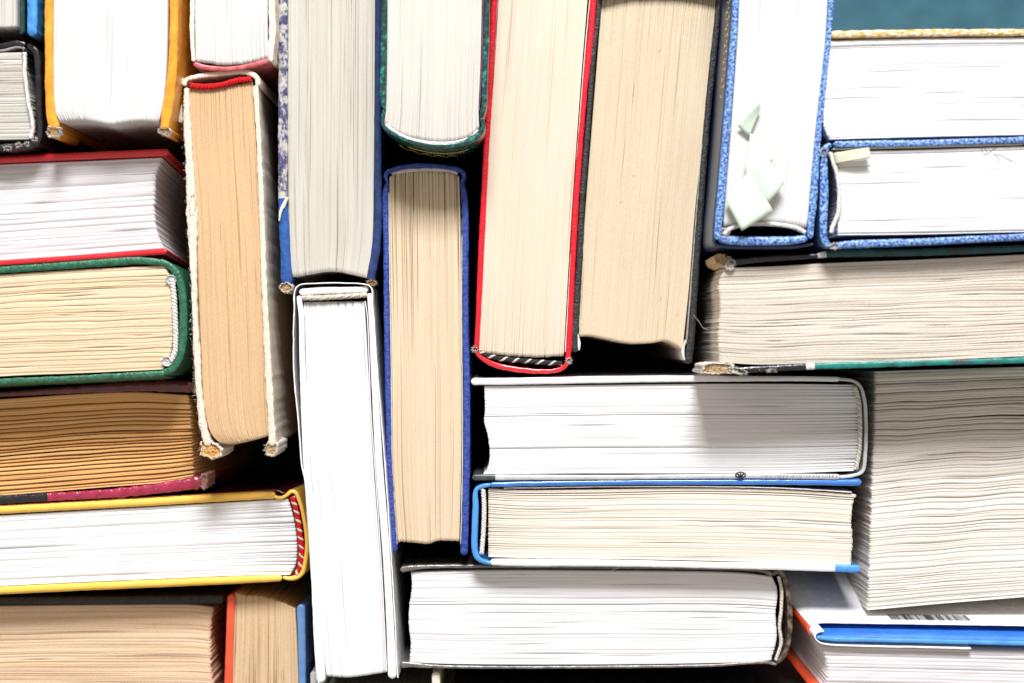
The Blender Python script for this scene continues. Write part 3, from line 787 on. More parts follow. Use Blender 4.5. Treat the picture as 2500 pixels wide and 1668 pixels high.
# 9 red book
z = -6 * mm
b = book('cream paged book in bright red cloth with black and white headband', 1300, 420)
pages(b, [(1220, -80), (1217, 0), (1206, 180), (1194, 350), (1182, 600), (1174, 750), (1169, 862)], [(1440, -80), (1434, 0), (1418, 200), (1397, 500), (1384, 720), (1376, 870)], z - .8 * mm, M['cream'],
      endB=[(1169, 862), (1200, 866), (1260, 872), (1320, 876), (1376, 874)], pitch=6, groove=.22, gaps=4, openB=.8, rag=.6, ragB=1.5, gapdepth=1.0, M=70)
ribbon('front_cover', b, [(1212, -80), (1207, 0, 15), (1198, 180, 14), (1188, 350, 13), (1177, 560, 14), (1168, 760, 12), (1163, 852, 11)], 14, z + .8 * mm, M['red'], rough=.4)
ribbon('back_cover', b, [(1455, -80), (1449, 0, 15), (1444, 70, 15), (1438, 128, 17), (1430, 200, 13), (1406, 500, 14), (1396, 700, 13), (1388, 862, 13), (1386, 880, 11)], 14, z + .8 * mm, M['red'], rough=.4)
ribbon('spine', b, [(1160, 853, 7), (1166, 865, 9), (1185, 880, 11), (1215, 893, 13), (1260, 902, 13), (1310, 907, 11), (1350, 906, 10), (1376, 898, 10), (1388, 881, 10)], 10, z + .5 * mm, M['red_gloss'], rough=.7, step=5)
ribbon('endpaper', b, [(1440, 0), (1428, 128), (1401, 500), (1380, 860)], 2.2, z + .1 * mm, M['endpaper'], rough=.2)
ribbon('endpaper', b, [(1215, 0), (1204, 180), (1192, 350), (1180, 600)], 2.0, z, M['grey_end'], rough=.2)
headband(b, [(1172, 862), (1200, 871), (1240, 878), (1290, 882), (1340, 886), (1372, 888)], 15, z - .3 * mm, [M['thread_black'], M['thread_beige'], M['thread_black'], M['thread_black']], 30, strands=4)
lump(b, 1160, 853, 6, 5, z + .9 * mm, [M['board_shell'], M['board_shell']], seed=12, depth=.003)
lump(b, 1389, 881, 6, 6, z + .9 * mm, [M['board_shell'], M['board_shell']], seed=13, depth=.003)
# 10 black leatherette book
z = -6 * mm
b = book('thick sand coloured page block between black leatherette covers, right of the red book', 1570, 400)
pages(b, [(1470, -6), (1458, 150), (1432, 480), (1420, 650), (1410, 822)], [(1752, -6), (1738, 120), (1715, 350), (1698, 500), (1682, 700), (1666, 855)], z - .6 * mm, M['cream2'],
      endA=[(1470, -6), (1600, -12), (1752, -6)], endB=[(1410, 822), (1440, 821), (1480, 829), (1545, 840), (1590, 838), (1625, 834), (1645, 842), (1666, 855)], pitch=5, groove=.2, gaps=7, openA=.9, rag=.8, gapdepth=1.0, M=70)
ribbon('front_cover', b, [(1464, -14, 12), (1460, 40, 12), (1450, 120, 13), (1440, 250, 13), (1421, 500, 14), (1414, 650, 16), (1404, 800, 20), (1402, 860, 22)], 12, z + .6 * mm, M['black'], rough=.6)
ribbon('back_cover', b, [(1755, -14, 13), (1750, 60, 14), (1740, 160, 16), (1728, 280, 15), (1711, 500, 16), (1698, 680, 16), (1690, 800, 17), (1680, 888, 20)], 14, z + .6 * mm, M['black'], rough=.6)
ribbon('endpaper', b, [(1741, 80), (1726, 230), (1704, 480), (1688, 690), (1676, 840)], 3.5, z + .1 * mm, M['grey_end'], rough=.3)
ribbon('endpaper', b, [(1410, 815, 3), (1414, 838, 8), (1414, 856, 3)], 3, z + .4 * mm, M['endpaper'], rough=.5)
ribbon('endpaper', b, [(1674, 830, 3), (1667, 860, 7), (1671, 880, 3)], 3, z + .4 * mm, M['endpaper'], rough=.5)
ribbon('spine', b, [(1464, -14), (1530, -30), (1610, -34), (1700, -28), (1756, -14)], 14, z + 4 * mm, M['black'], rough=.6)
# 11 blue marbled book with green notes
z = 30 * mm
b = book('upright white book in blue marbled covers with green sticky notes on its pages', 1890, 60)
pages(b, [(1806, -500), (1805, 0), (1790, 250), (1772, 480), (1767, 552)], [(2022, -500), (2020, 0), (2000, 250), (1978, 480), (1968, 556)], z - .8 * mm, M['white_soft'],
      endB=[(1767, 552), (1800, 546), (1850, 541), (1910, 545), (1968, 556)], pitch=6, groove=.2, gaps=5, rag=.5, gapdepth=.8)
ribbon('front_cover', b, [(1800, -510), (1797, 0, 15), (1787, 150, 15), (1775, 310, 17), (1762, 470, 18), (1754, 560, 16), (1752, 585, 14)], 16, z + .8 * mm, M['blue_marble'], rough=.35)
ribbon('back_cover', b, [(2034, -510), (2030, 0, 14), (2016, 160, 13), (1998, 330, 14), (1985, 500, 18), (1980, 550, 15), (1979, 582, 13)], 14, z + .8 * mm, M['blue_marble'], rough=.35)
ribbon('spine', b, [(1755, 583, 15), (1790, 587, 20), (1860, 588, 21), (1930, 587, 20), (1972, 582, 15)], 20, z + .3 * mm, M['blue_marble'], rough=.35)
ribbon('spine_cloth', b, [(1793, -505), (1789, 0, 8), (1778, 150, 8), (1766, 310, 8), (1752, 470, 8), (1744, 560, 8), (1746, 596, 8), (1780, 602, 8), (1860, 603, 8), (1940, 602, 8), (1986, 596, 6)], 8, z - 2.2 * mm, M['denim'], rough=.2)
headband(b, [(1768, 572), (1778, 562), (1800, 552), (1850, 547), (1905, 549), (1945, 557), (1966, 568)], 12, z - .3 * mm, [M['thread_white'], M['thread_white']], 9, fluff=24)
lump(b, 1770, 566, 11, 9, z - .1 * mm, [M['board_shell'], M['board_shell']], seed=15, depth=.004, name='thread_knot')
# stitched gold dashes on the dark side face
V, F = [], []
rs = random.Random(5)
for k in range(34):
    yy = -8 + k * 7.0; d = .006 + (.006 if k % 2 else 0) + rs.uniform(0, .002)
    xx = 1784.2 - (yy) * .0735
    x, y, _ = W(xx, yy, z - 2.2 * mm)
    q = np.array([x + .00005, y, z - d]); tube(V, F, [q, q + np.array([-.00003, .0009 * (1 if k % 3 else -1), .0012])], .00016, 4)
mesh_np('gold_ornament', np.array(V), F, M['gold'], b)
def note(label, polys, mat, zs, bend=.001, name='sticky_note'):
    o = sheet(name, None, polys, zs, mat, bend=bend)
    tag(o, label, 'sticky note', 'sticky notes stuck on the book pages'); return o
note('upper narrow pale green sticky note on the upright white book', [(1851, 248), (1858, 262), (1830, 334), (1800, 308)], M['note_green'], [z + 2.6 * mm, z + 1.8 * mm, z + .6 * mm, z + 1.2 * mm], .0003)
note('right curled pale green sticky note on the upright white book', [(1818, 418), (1866, 372), (1914, 449), (1874, 497)], M['note_green'], [z + 2 * mm, z + 1.5 * mm, z + 3.5 * mm, z + 4 * mm], .0012)
note('lowest mint white sticky note hanging over the white headband', [(1771, 490), (1811, 564), (1888, 516), (1828, 418)], M['note_mint'], [z + 2 * mm, z + 4 * mm, z + 4.6 * mm, z + 3 * mm], .001)
# 12 linen book on the right
z = 30 * mm
b = book('horizontal white book topped by a straw coloured linen cover, in the top right', 2400, 210)
pages(b, [(2010, 101), (2120, 97), (2500, 92), (2950, 90)], [(2026, 340), (2250, 334), (2500, 329), (2950, 322)], z - .8 * mm, M['white'],
      endA=[(2010, 101), (2012, 200), (2010, 260), (2013, 310), (2026, 340)], pitch=6, groove=.2, gaps=26, rag=.6, wave=5, wavef=4, gapdepth=.4, M=80,
      lines=[(.03, 1.6, 3.0), (.07, 1.2, 2.0)])
ribbon('front_cover', b, [(2028, 84, 18), (2250, 80, 17), (2500, 78, 16), (2960, 74, 16)], 17, z + .8 * mm, M['linen'], rough=.7)
ribbon('spine', b, [(2008, 96, 6), (2006, 200, 6), (2006, 290, 6), (2014, 335, 6)], 6, z - 3 * mm, M['blue_old'])
# 13 lower blue marbled book on the right
z = 30 * mm
b = book('horizontal white book in blue marbled covers with a cream sticky note at its left end', 2400, 470)
pages(b, [(2040, 371), (2250, 366), (2500, 358), (2950, 348)], [(2046, 574), (2250, 572), (2500, 566), (2950, 556)], z - 1.2 * mm, M['white'],
      endA=[(2040, 371), (2046, 420), (2052, 480), (2046, 530), (2046, 574)], pitch=6, groove=.15, gaps=12, rag=.6, wave=4, gapdepth=.3, M=80, lines=[(.04, .9, 1.5), (.985, 1.3, 2.5)])
ribbon('front_cover', b, [(2036, 352, 15), (2250, 349, 15), (2500, 341, 14), (2960, 328, 14)], 15, z + .8 * mm, M['blue_marble'], rough=.4)
ribbon('endpaper', b, [(2034, 364), (2150, 361), (2500, 352)], 3, z - .4 * mm, M['endpaper'], rough=.4)
ribbon('spine', b, [(2030, 352, 12), (2016, 362, 15), (2014, 374, 11), (2012, 400, 17), (2013, 480, 20), (2011, 560, 17), (2015, 588, 16), (2028, 601, 11), (2040, 596, 11)], 17, z + .3 * mm, M['blue_marble'], rough=.4, step=5)
ribbon('back_cover', b, [(2040, 599, 14), (2080, 596, 17), (2250, 590, 16), (2500, 578, 15), (2960, 564, 15)], 16, z + .8 * mm, M['blue_marble'], rough=.4)
lump(b, 2038, 601, 11, 6, z + 1 * mm, [M['board_shell'], M['board_shell']], seed=17, depth=.002)
lump(b, 2012, 372, 8, 10, z + 1 * mm, [M['board_shell'], M['blue_marble']], seed=18, depth=.002)
headband(b, [(2027, 374), (2034, 395), (2044, 430), (2049, 480), (2046, 520), (2032, 556), (2030, 568)], 12, z, [M['thread_white'], M['thread_white']], 9, fluff=30)
note('mint curled sticky note between the narrow upper one and the wide lower ones', [(1832, 326), (1862, 340), (1888, 392), (1818, 420)], M['note_mint'], [31.2 * mm, 30.6 * mm, 31.0 * mm, 32.0 * mm], .0008)
o = sheet('sticky_note', None, [(2036, 374), (2122, 360), (2126, 384), (2040, 400)], [z + 1.2 * mm, z + 3.5 * mm, z + 3.2 * mm, z + .8 * mm], M['note_cream'], bend=.0008, th=.0016)
tag(o, 'cream folded sticky note at the left end of the lower blue marbled book', 'sticky note', 'sticky notes stuck on the book pages')
V, F = [], []
for p in ([(2396, 362), (2404, 376), (2432, 360)], [(2400, 358), (2410, 370), (2405, 379)], [(2430, 374), (2446, 380), (2478, 397)], [(2424, 375), (2438, 385), (2440, 393)]):
    P_, _q = path3(p, z - .9 * mm, 3); tube(V, F, P_, .00009, 3)
o = mesh_np('pencil_marks', np.array(V), F, M['ink_grey'], b)
# 14 worn teal and black book
z = 22 * mm
b = book('worn horizontal book with black and teal covers and crushed frayed corners', 2300, 760)
pages(b, [(1768, 655), (1900, 650), (2020, 643), (2250, 634), (2500, 622), (2900, 606)], [(1756, 884), (1850, 890), (2000, 886), (2250, 880), (2500, 870), (2900, 858)], z - .6 * mm, M['old_rough'],
      endA=[(1768, 655), (1756, 690), (1758, 760), (1753, 830), (1756, 884)], pitch=5.5, groove=.5, gaps=60, rag=1.6, wave=7, wavef=4, gapdepth=1.3, M=90, gaplen=(.015, .07))
ribbon('front_cover', b, [(1780, 642, 14), (1860, 633, 15), (2000, 624, 12), (2020, 620, 17), (2250, 616, 18), (2500, 606, 17), (2900, 590, 17)], 15, z + .7 * mm,
       [M['black_gloss'], M['tape'], M['teal_dark']], mat_at=[(.193, 0), (.212, 1), (1, 2)], rough=.6)
ribbon('back_cover', b, [(1800, 905, 16), (1860, 901, 14), (1975, 895, 15), (2100, 891, 16), (2300, 885, 14), (2500, 880, 14), (2900, 868, 14)], 14, z + .7 * mm,
       [M['black_gloss'], M['tape'], M['teal']], mat_at=[(.153, 0), (.17, 1), (1, 2)], rough=.7)
lump(b, 1765, 637, 22, 15, z + .7 * mm, [M['board_core'], M['board_core']], rot=.2, seed=21, rough=.35)
lump(b, 1783, 646, 11, 13, z + 1.2 * mm, [M['tape'], M['tape']], rot=.6, seed=22, depth=.002, name='torn_tape')
lump(b, 1752, 900, 42, 14, z + .7 * mm, [M['board_shell'], M['board_core']], rot=-.02, seed=23, rough=.3, label='crushed corner with bare fibrous board')
lump(b, 1803, 906, 22, 7, z + 1 * mm, [M['board_shell'], M['board_shell']], rot=.25, seed=24, depth=.003, name='torn_paper')
lump(b, 1885, 905, 10, 2.5, z + 1.4 * mm, [M['board_shell'], M['board_shell']], rot=.0, seed=25, depth=.001, name='torn_paper')
# 15 white book, shaded on the right
z = -4 * mm
b = book('white laminated horizontal book with a round emblem on its lower cover', 1630, 1045)
pages(b, [(1182, 943), (1400, 941), (1700, 938), (1900, 938), (2085, 940)], [(1180, 1158), (1400, 1156), (1700, 1156), (1900, 1156), (2085, 1150)], z - .8 * mm, M['white_grey'],
      endA=[(1182, 943), (1184, 1000), (1182, 1030), (1190, 1060), (1196, 1110), (1191, 1143), (1180, 1158)],
      endB=[(2078, 940), (2090, 970), (2094, 1040), (2090, 1110), (2078, 1150)], pitch=6, groove=.25, gaps=6, openB=1.6, rag=.8, gapdepth=.35, M=80,
      lines=[(.32, .35, 1.2), (.68, .25, 1.0)])
ribbon('front_cover', b, [(1150, 932, 17), (1200, 932, 17), (1500, 927, 16), (1700, 925, 15), (1950, 925, 12), (2050, 926, 12)], 16, z + .9 * mm, M['white_board'], rough=.2)
ribbon('spine', b, [(2048, 926, 8), (2085, 931, 7), (2101, 944, 7), (2111, 975, 8), (2115, 1040, 8), (2113, 1110, 8), (2106, 1152, 8), (2085, 1161, 7), (2050, 1166, 8)], 10, z + .6 * mm, M['grey_and_shaded_board'], rough=.4, step=5)  # white spine, its cast shade put into the grey colour
ribbon('back_cover', b, [(1153, 1166, 15), (1210, 1166, 14), (1500, 1166, 11), (1700, 1164, 11), (1900, 1163, 12), (2052, 1165, 13)], 13, z + .9 * mm, [M['charcoal_board'], M['grey_and_shaded_board']],
       mat_at=[(.06, 0), (1, 1)], rough=.2)
headband(b, [(2087, 944), (2096, 975), (2100, 1040), (2098, 1100), (2090, 1146)], 12, z, [M['thread_beige'], M['thread_white']], 15)
# emblem: ring with branching lines, and a printed strip
V, F = [], []
zz = z + 1.25 * mm
ring = [W(1808 + 12 * math.cos(a), 1160 + 7 * math.sin(a), zz) for a in np.linspace(0, 2 * math.pi, 26)]
tube(V, F, ring, .00022, 4)
for k in (-1, 0, 1):
    tube(V, F, [W(1808, 1167, zz), W(1808 + 3 * k, 1161, zz), W(1808 + 8 * k, 1154.5, zz)], .0002, 4)
tube(V, F, [W(1808, 1161, zz), W(1802, 1164, zz)], .0002, 4); tube(V, F, [W(1808, 1161, zz), W(1814, 1164, zz)], .0002, 4)
mesh_np('emblem', np.array(V), F, M['ink'], b)
V, F = [], []
rs = random.Random(3)
x = 1862
while x < 2046:
    w_ = rs.choice([2, 3, 4.5]); tube(V, F, [W(x, 1159, zz - .1 * mm), W(x - 2.5, 1166, zz - .1 * mm)], w_ * S * .2, 4); x += w_ + rs.uniform(2.5, 5)
    if 1925 < x < 1930: x += 5
mesh_np('printed_bars', np.array(V), F, M['ink_grey'], b)
# 16 blue book with buff pages
z = -4.5 * mm
b = book('buff paged horizontal book with royal blue upper cover and light blue spine on the left', 1630, 1285)
pages(b, [(1192, 1193), (1260, 1197), (1450, 1196), (1700, 1192), (1950, 1198), (2088, 1208)], [(1192, 1360), (1300, 1363), (1500, 1365), (1800, 1371), (2078, 1379)], z - .9 * mm, M['buff'],
      endB=[(2088, 1208), (2080, 1240), (2078, 1280), (2081, 1320), (2078, 1350), (2078, 1379)], pitch=5, groove=.35, gaps=16, openA=1.2, rag=1.0, ragB=2.4, wave=3, gapdepth=.9, M=80,
      lines=[(.02, 1.6, 2.0), (.05, 1.0, 1.4)])
ribbon('front_cover', b, [(1196, 1184, 12), (1250, 1182, 14), (1500, 1178, 14), (1700, 1177, 15), (1950, 1177, 16), (2104, 1178, 18)], 14, z + .9 * mm, M['blue_gloss'], rough=.25, dome=.7)
ribbon('endpaper', b, [(1230, 1192), (1600, 1188), (1900, 1192), (2080, 1202)], 2.5, z - .1 * mm, M['endpaper'], rough=.4)
ribbon('spine', b, [(1200, 1184, 9), (1178, 1187, 11), (1163, 1196, 11), (1161, 1240, 15), (1159, 1300, 15), (1159, 1345, 15), (1167, 1364, 13), (1180, 1371, 11), (1200, 1376, 9)], 14, z + .5 * mm, M['sky_gloss'], rough=.3, step=5, dome=.7)
ribbon('back_cover', b, [(1197, 1373, 14), (1240, 1374, 17), (1500, 1376, 16), (1700, 1380, 15), (1900, 1384, 17), (2040, 1388, 17), (2102, 1389, 17)], 15, z + .9 * mm, [M['white_board'], M['sky_gloss']],
       mat_at=[(.93, 0), (1, 1)], rough=.2)
headband(b, [(1180, 1196), (1182, 1240), (1180, 1300), (1176, 1352)], 13, z - .3 * mm, [M['thread_white'], M['thread_white']], 13, fluff=14)
# 17 bottom white book
z = -12 * mm
b = book('white horizontal book in thin grey brown laminated covers at the bottom centre', 1450, 1510)
pages(b, [(1003, 1397), (1200, 1393), (1500, 1394), (1800, 1399), (1885, 1408)], [(1000, 1617), (1100, 1621), (1500, 1622), (1800, 1617), (1882, 1612)], z - .7 * mm, M['white_grey'],
      endA=[(1003, 1397), (1006, 1430), (999, 1480), (998, 1520), (1003, 1570), (1000, 1617)],
      endB=[(1885, 1408), (1897, 1440), (1893, 1500), (1896, 1560), (1882, 1612)], pitch=6.5, groove=.25, gaps=14, rag=1.0, wave=2.5, gapdepth=.3, M=80,
      lines=[(.36, .35, 1.2)])
ribbon('front_cover', b, [(977, 1392, 15), (1000, 1388, 13), (1030, 1385, 9), (1200, 1383, 8), (1450, 1385, 7), (1700, 1387, 8), (1840, 1391, 9), (1868, 1396, 9), (1886, 1404, 8)], 8, z + .9 * mm, M['steel'], rough=.5)
ribbon('spine', b, [(1886, 1404, 8), (1898, 1397, 9), (1908, 1400, 10), (1920, 1428, 11), (1927, 1470, 12), (1929, 1520, 12), (1926, 1565, 11), (1914, 1602, 11), (1896, 1621, 8)], 11, z + .5 * mm, M['brown_print'], rough=.5, step=5)
ribbon('back_cover', b, [(976, 1624, 16), (1004, 1624, 12), (1040, 1627, 9), (1200, 1630, 6), (1500, 1629, 6), (1750, 1625, 6), (1870, 1618, 6), (1896, 1623, 6)], 7, z + .9 * mm, M['steel'], rough=.4)
headband(b, [(1901, 1408), (1908, 1440), (1907, 1490), (1903, 1530), (1907, 1570), (1894, 1612)], 10, z - .1 * mm, [M['thread_white'], M['thread_beige']], 9)
# 18 big pulp block
z = -8 * mm
b = book('huge coarse page block of a paperback with wavy leaves at the right edge', 2400, 1200, 'paperback_book')
pages(b, [(2138, 907), (2300, 902), (2500, 896), (2900, 884)], [(2120, 1490), (2300, 1474), (2500, 1458), (2900, 1426)], z, M['pulp'],
      endA=[(2138, 907), (2135, 1050), (2129, 1200), (2124, 1350), (2120, 1490)], pitch=6.5, groove=.8, gaps=90, rag=1.8, wave=8, wavef=4, gapdepth=1.8, M=90, gaplen=(.02, .09), jit=.35,
      lines=[(.045, 1.5, 4.5), (.09, 1.3, 4), (.125, 1.2, 4), (.16, 1.2, 3.5), (.2, 1.2, 4), (.235, 1.0, 3), (.27, 1, 3)])
# 19 jacketed book, bottom right
z = 2 * mm
LN = (-.15, .21)
b = book('white jacketed book with barcode and blue board in the bottom right corner', 2350, 1640)
pages(b, [(2003, 1580), (2250, 1585), (2500, 1590), (2900, 1600)], [(2014, 1684), (2250, 1688), (2900, 1702)], z - 1.5 * mm, M['white_lines'],
      endA=[(1997, 1580), (2012, 1608), (2017, 1640), (2016, 1662), (2014, 1684)], pitch=7, groove=.6, gaps=4, rag=.6, gapdepth=.5, M=60, wide=.8, lean=LN)
ribbon('back_cover', b, [(2004, 1556, 9), (2024, 1557, 9), (2100, 1558, 10), (2500, 1566, 11), (2900, 1576, 11)], 18, z + 1.0 * mm, M['blue_gloss'], rough=.2, dome=.5, lean=LN)
ribbon('cover_edge', b, [(1995, 1558, 7), (2040, 1562, 9), (2100, 1563, 9), (2500, 1572, 10), (2900, 1582, 10)], 9, z + 1.6 * mm, M['sky_gloss'], rough=.2, lean=LN)
ribbon('dust_jacket', b, [(2900, 1538), (2500, 1528), (2100, 1522), (2000, 1521), (1982, 1525), (1974, 1532), (1974, 1544), (1980, 1555)], 3, z - 5 * mm, [M['jacket_white'], M['jacket_red']], mat_at=[(.966, 0), (1, 1)], rough=.1, step=5, caps=(False, False), lean=LN)
ribbon('jacket_fold', b, [(2012, 1541, 3), (1996, 1545, 3), (1990, 1552, 3), (1993, 1562, 3), (2006, 1571, 3), (2030, 1575, 3), (2100, 1578, 3), (2250, 1581, 3), (2371, 1584, 4)], 3, z + 1.2 * mm, M['jacket_white'], rough=.1, step=5, lean=LN)
ribbon('front_cover', b, [(1992, 1694, 16), (2100, 1697, 16), (2900, 1712, 16)], 14, z - 1 * mm, M['jacket_red'], lean=LN)
V, F = [], []
rs = random.Random(9)
x = 2185
zt = z - 5 * mm
while x < 2378:
    w_ = rs.choice([1.2, 1.6, 2.6, 3.6])
    yy = 1522 + (x - 2100) * .015 - 1.6 - .12 - .25
    p = np.array(W(x, yy, zt)); q = np.array(W(x + w_, yy, zt))
    t0 = .003; t1 = .0085
    b0 = len(V)
    o_ = .00035
    V += [p + (LN[0] * t0, o_ + LN[1] * t0, -t0), q + (LN[0] * t0, o_ + LN[1] * t0, -t0), q + (LN[0] * t1, o_ + LN[1] * t1, -t1), p + (LN[0] * t1, o_ + LN[1] * t1, -t1)]
    F.append((b0, b0 + 1, b0 + 2, b0 + 3)); x += w_ + rs.choice([1.5, 2.2, 3.5])
mesh_np('barcode', np.array([tuple(v) for v in V]), F, M['ink'], b)
# 20 white jacketed book
z = 0
b = book('tall all white book in a loose dust jacket, left of the cobalt blue book', 840, 1180)
pages(b, [(742, 738), (746, 850), (757, 1150), (766, 1200), (777, 1391), (790, 1582), (797, 1651)], [(889, 736), (898, 900), (912, 1150), (922, 1280), (930, 1391), (938, 1540), (943, 1641)], z - 2.0 * mm, M['white'],
      endB=[(797, 1651), (850, 1654), (900, 1648), (943, 1641)], pitch=6, groove=.12, gaps=5, openA=1.2, rag=.5, gapdepth=.8, M=80, lines=[(.06, .4, .9), (.95, .3, .8)])
ribbon('front_cover', b, [(729, 722, 11), (735, 770, 13), (737, 860, 13), (743, 1000, 17), (750, 1150, 17), (761, 1300, 19), (773, 1480, 20), (783, 1668, 23)], 15, z + .3 * mm, M['white_board'], rough=.15)
ribbon('back_cover', b, [(902, 716, 12), (908, 800, 14), (914, 920, 16), (925, 1130, 18), (941, 1330, 18), (950, 1480, 18), (958, 1658, 22)], 15, z + .3 * mm, M['white_board'], rough=.15)
ribbon('spine', b, [(730, 714, 17), (780, 710, 18), (850, 708, 16), (899, 706, 15)], 17, z + .1 * mm, M['white_board'], rough=.15)
ribbon('dust_jacket', b, [(781, 1690), (771, 1614), (757, 1327), (743, 1168), (737, 1140), (728, 1032), (718, 921), (716, 841), (718, 760), (719, 712), (727, 698), (777, 692), (841, 691), (890, 694), (905, 701), (910, 746), (921, 905), (938, 1112), (950, 1290), (960, 1445), (968, 1600), (971, 1656)],
       2.6, z + 1.2 * mm, M['jacket_white'], rough=.5, step=6, wobble=.8)
ribbon('jacket_flap', b, [(743, 752, 1.5), (747, 800, 2), (752, 1000, 1.5), (762, 1160, 1.5), (780, 1420, 1.5), (792, 1650, 1.5)], 2, z - .8 * mm, M['jacket_white'], rough=.1)
ribbon('jacket_flap', b, [(891, 735, 2), (897, 780, 2), (905, 1000, 2), (918, 1180, 2), (932, 1400, 2), (944, 1640, 2)], 2, z - .6 * mm, M['jacket_white'], rough=.1)
headband(b, [(738, 727), (780, 727), (830, 724), (894, 720)], 15, z - .6 * mm, [M['thread_beige'], M['thread_beige']], 8, fluff=14)
# 21 yellow book
z = -15 * mm
b = book('yellow covered horizontal book with red and white headband', 200, 1330)
LN = (0, -.03)
pages(b, [(-400, 1282), (0, 1259), (350, 1239), (640, 1222), (702, 1218)], [(-400, 1456), (0, 1431), (350, 1415), (640, 1404), (708, 1404)], z - .8 * mm, M['white'],
      endB=[(702, 1218), (716, 1265), (724, 1330), (720, 1380), (708, 1404)], pitch=8, groove=.3, gaps=6, openB=1.6, rag=.5, wave=3, gapdepth=.3, M=80, lean=LN, wide=.6)
ribbon('cover_face', b, [(-410, 1257), (0, 1235), (350, 1216), (600, 1201), (678, 1198), (694, 1206), (708, 1195)], 2.5, z - .4 * mm, M['maroon'], rough=.1, lean=LN)
ribbon('front_cover', b, [(-410, 1270), (0, 1246, 19), (350, 1227, 19), (600, 1212, 20), (672, 1209, 19)], 19, z + .9 * mm, M['yellow'], rough=.2, dome=.8, lean=LN)
ribbon('spine', b, [(664, 1211, 8), (682, 1216, 8), (696, 1212, 8), (710, 1201, 10), (720, 1202, 10), (732, 1228, 9), (742, 1270, 9), (748, 1320, 9), (746, 1362, 10), (736, 1400, 12), (722, 1411, 12), (700, 1413, 9), (690, 1410, 8)],
       9, z + .5 * mm, M['yellow'], rough=.2, dome=.8, step=5, lean=LN)
ribbon('back_cover', b, [(-410, 1470), (0, 1443, 19), (350, 1427, 19), (600, 1416, 18), (688, 1412, 15)], 18, z + .9 * mm, M['yellow'], rough=.2, dome=.8, lean=LN)
headband(b, [(714, 1214), (724, 1250), (732, 1300), (736, 1345), (732, 1385), (724, 1402)], 16, z - .2 * mm, [M['thread_red'], M['thread_red'], M['thread_white'], M['thread_red']], 22, strands=4)
# 22 red covered book on the left
z = 4 * mm
LN = (0, -.07)
b = book('white horizontal book with clearly separate leaves in glossy red covers', 150, 505)
pages(b, [(-450, 428), (0, 402), (200, 394), (395, 385)], [(-450, 666), (0, 636), (200, 622), (397, 606)], z - 1 * mm, M['white_lines'],
      endB=[(395, 385), (382, 420), (376, 470), (376, 530), (385, 575), (397, 606)], pitch=9.5, groove=.9, gaps=8, rag=.6, ragB=1.2, gapdepth=.6, M=70, wide=1.6, lean=LN, wave=2)
ribbon('front_cover', b, [(-460, 412), (0, 389, 17), (200, 380, 17), (412, 371, 17)], 17, z + .8 * mm, M['red_gloss'], rough=.15, dome=.7, lean=LN)
ribbon('back_cover', b, [(-460, 675), (0, 643, 12), (200, 629, 14), (408, 613, 15)], 14, z + .8 * mm, M['red_gloss'], rough=.15, dome=.7, lean=LN)
# 23 green book
z = 4 * mm
LN = (0, -.06)
b = book('straw paged horizontal book wrapped in bottle green covers with rounded spine', 150, 780)
pages(b, [(-450, 706), (0, 671), (200, 658), (404, 648)], [(-450, 956), (0, 919), (200, 911), (398, 902)], z - .8 * mm, M['straw'],
      endB=[(404, 648), (418, 690), (421, 780), (416, 860), (398, 902)], pitch=7, groove=.5, gaps=26, rag=.8, wave=7, wavef=4, gapdepth=1.0, M=80, lean=LN, gaplen=(.02, .08))
ribbon('front_cover', b, [(-460, 692), (0, 659, 16), (200, 645, 18), (340, 636, 18), (395, 641, 15)], 17, z + .7 * mm, M['green'], rough=.6, lean=LN)
ribbon('spine', b, [(385, 638, 16), (408, 646, 15), (428, 664, 18), (440, 692, 18), (446, 740, 19), (447, 800, 19), (444, 850, 18), (434, 882, 16), (418, 902, 15), (396, 910, 13)], 17, z + .4 * mm, M['green'], rough=.6, step=5, lean=(.01, -.04))
ribbon('back_cover', b, [(-460, 964), (0, 932, 14), (200, 923, 14), (350, 915, 15), (402, 912, 14)], 14, z + .7 * mm, M['green'], rough=.6, lean=LN)
headband(b, [(419, 680), (424, 710), (427, 760), (429, 820), (427, 860), (418, 882)], 15, z - .2 * mm, [M['thread_white'], M['thread_white']], 17, fluff=50)
lump(b, 417, 683, 12, 11, z + .2 * mm, [M['thread_white'], M['thread_white']], seed=31, depth=.004, name='headband_end', rough=.25)
lump(b, 407, 883, 13, 12, z + .2 * mm, [M['thread_white'], M['thread_white']], seed=32, depth=.004, name='headband_end', rough=.25)
# 24 amber paged book
z = -16 * mm
LN = (0, -.03)
b = book('amber paged horizontal book with dark leaf lines between maroon and crimson covers', 180, 1080)
lines = [(k, 1.6, 5.2) for k in (.10, .155, .215, .245, .30, .345, .385, .43, .465, .505, .545, .58, .62, .665, .70, .745, .79, .835, .885, .93)]
pages(b, [(-450, 1000), (0, 975), (200, 962), (330, 958), (458, 965)], [(-450, 1240), (0, 1210), (250, 1190), (400, 1178), (472, 1167)], z - .8 * mm, M['amber'],
      endB=[(458, 965), (464, 1000), (467, 1060), (471, 1120), (472, 1167)], pitch=4.5, groove=.4, gaps=6, rag=.8, ragB=1.8, wave=5, wavef=3.5, gapdepth=.8, M=80, lines=lines, lean=LN)
ribbon('front_cover', b, [(-460, 985), (0, 963, 12), (200, 951, 19), (350, 944, 25), (440, 944, 28), (474, 945, 30)], 12, z + .8 * mm, M['maroon'], rough=.7, lean=LN)
lump(b, 474, 944, 5, 14, z + .9 * mm, [M['board_core'], M['board_core']], seed=33, depth=.01, rough=.3)
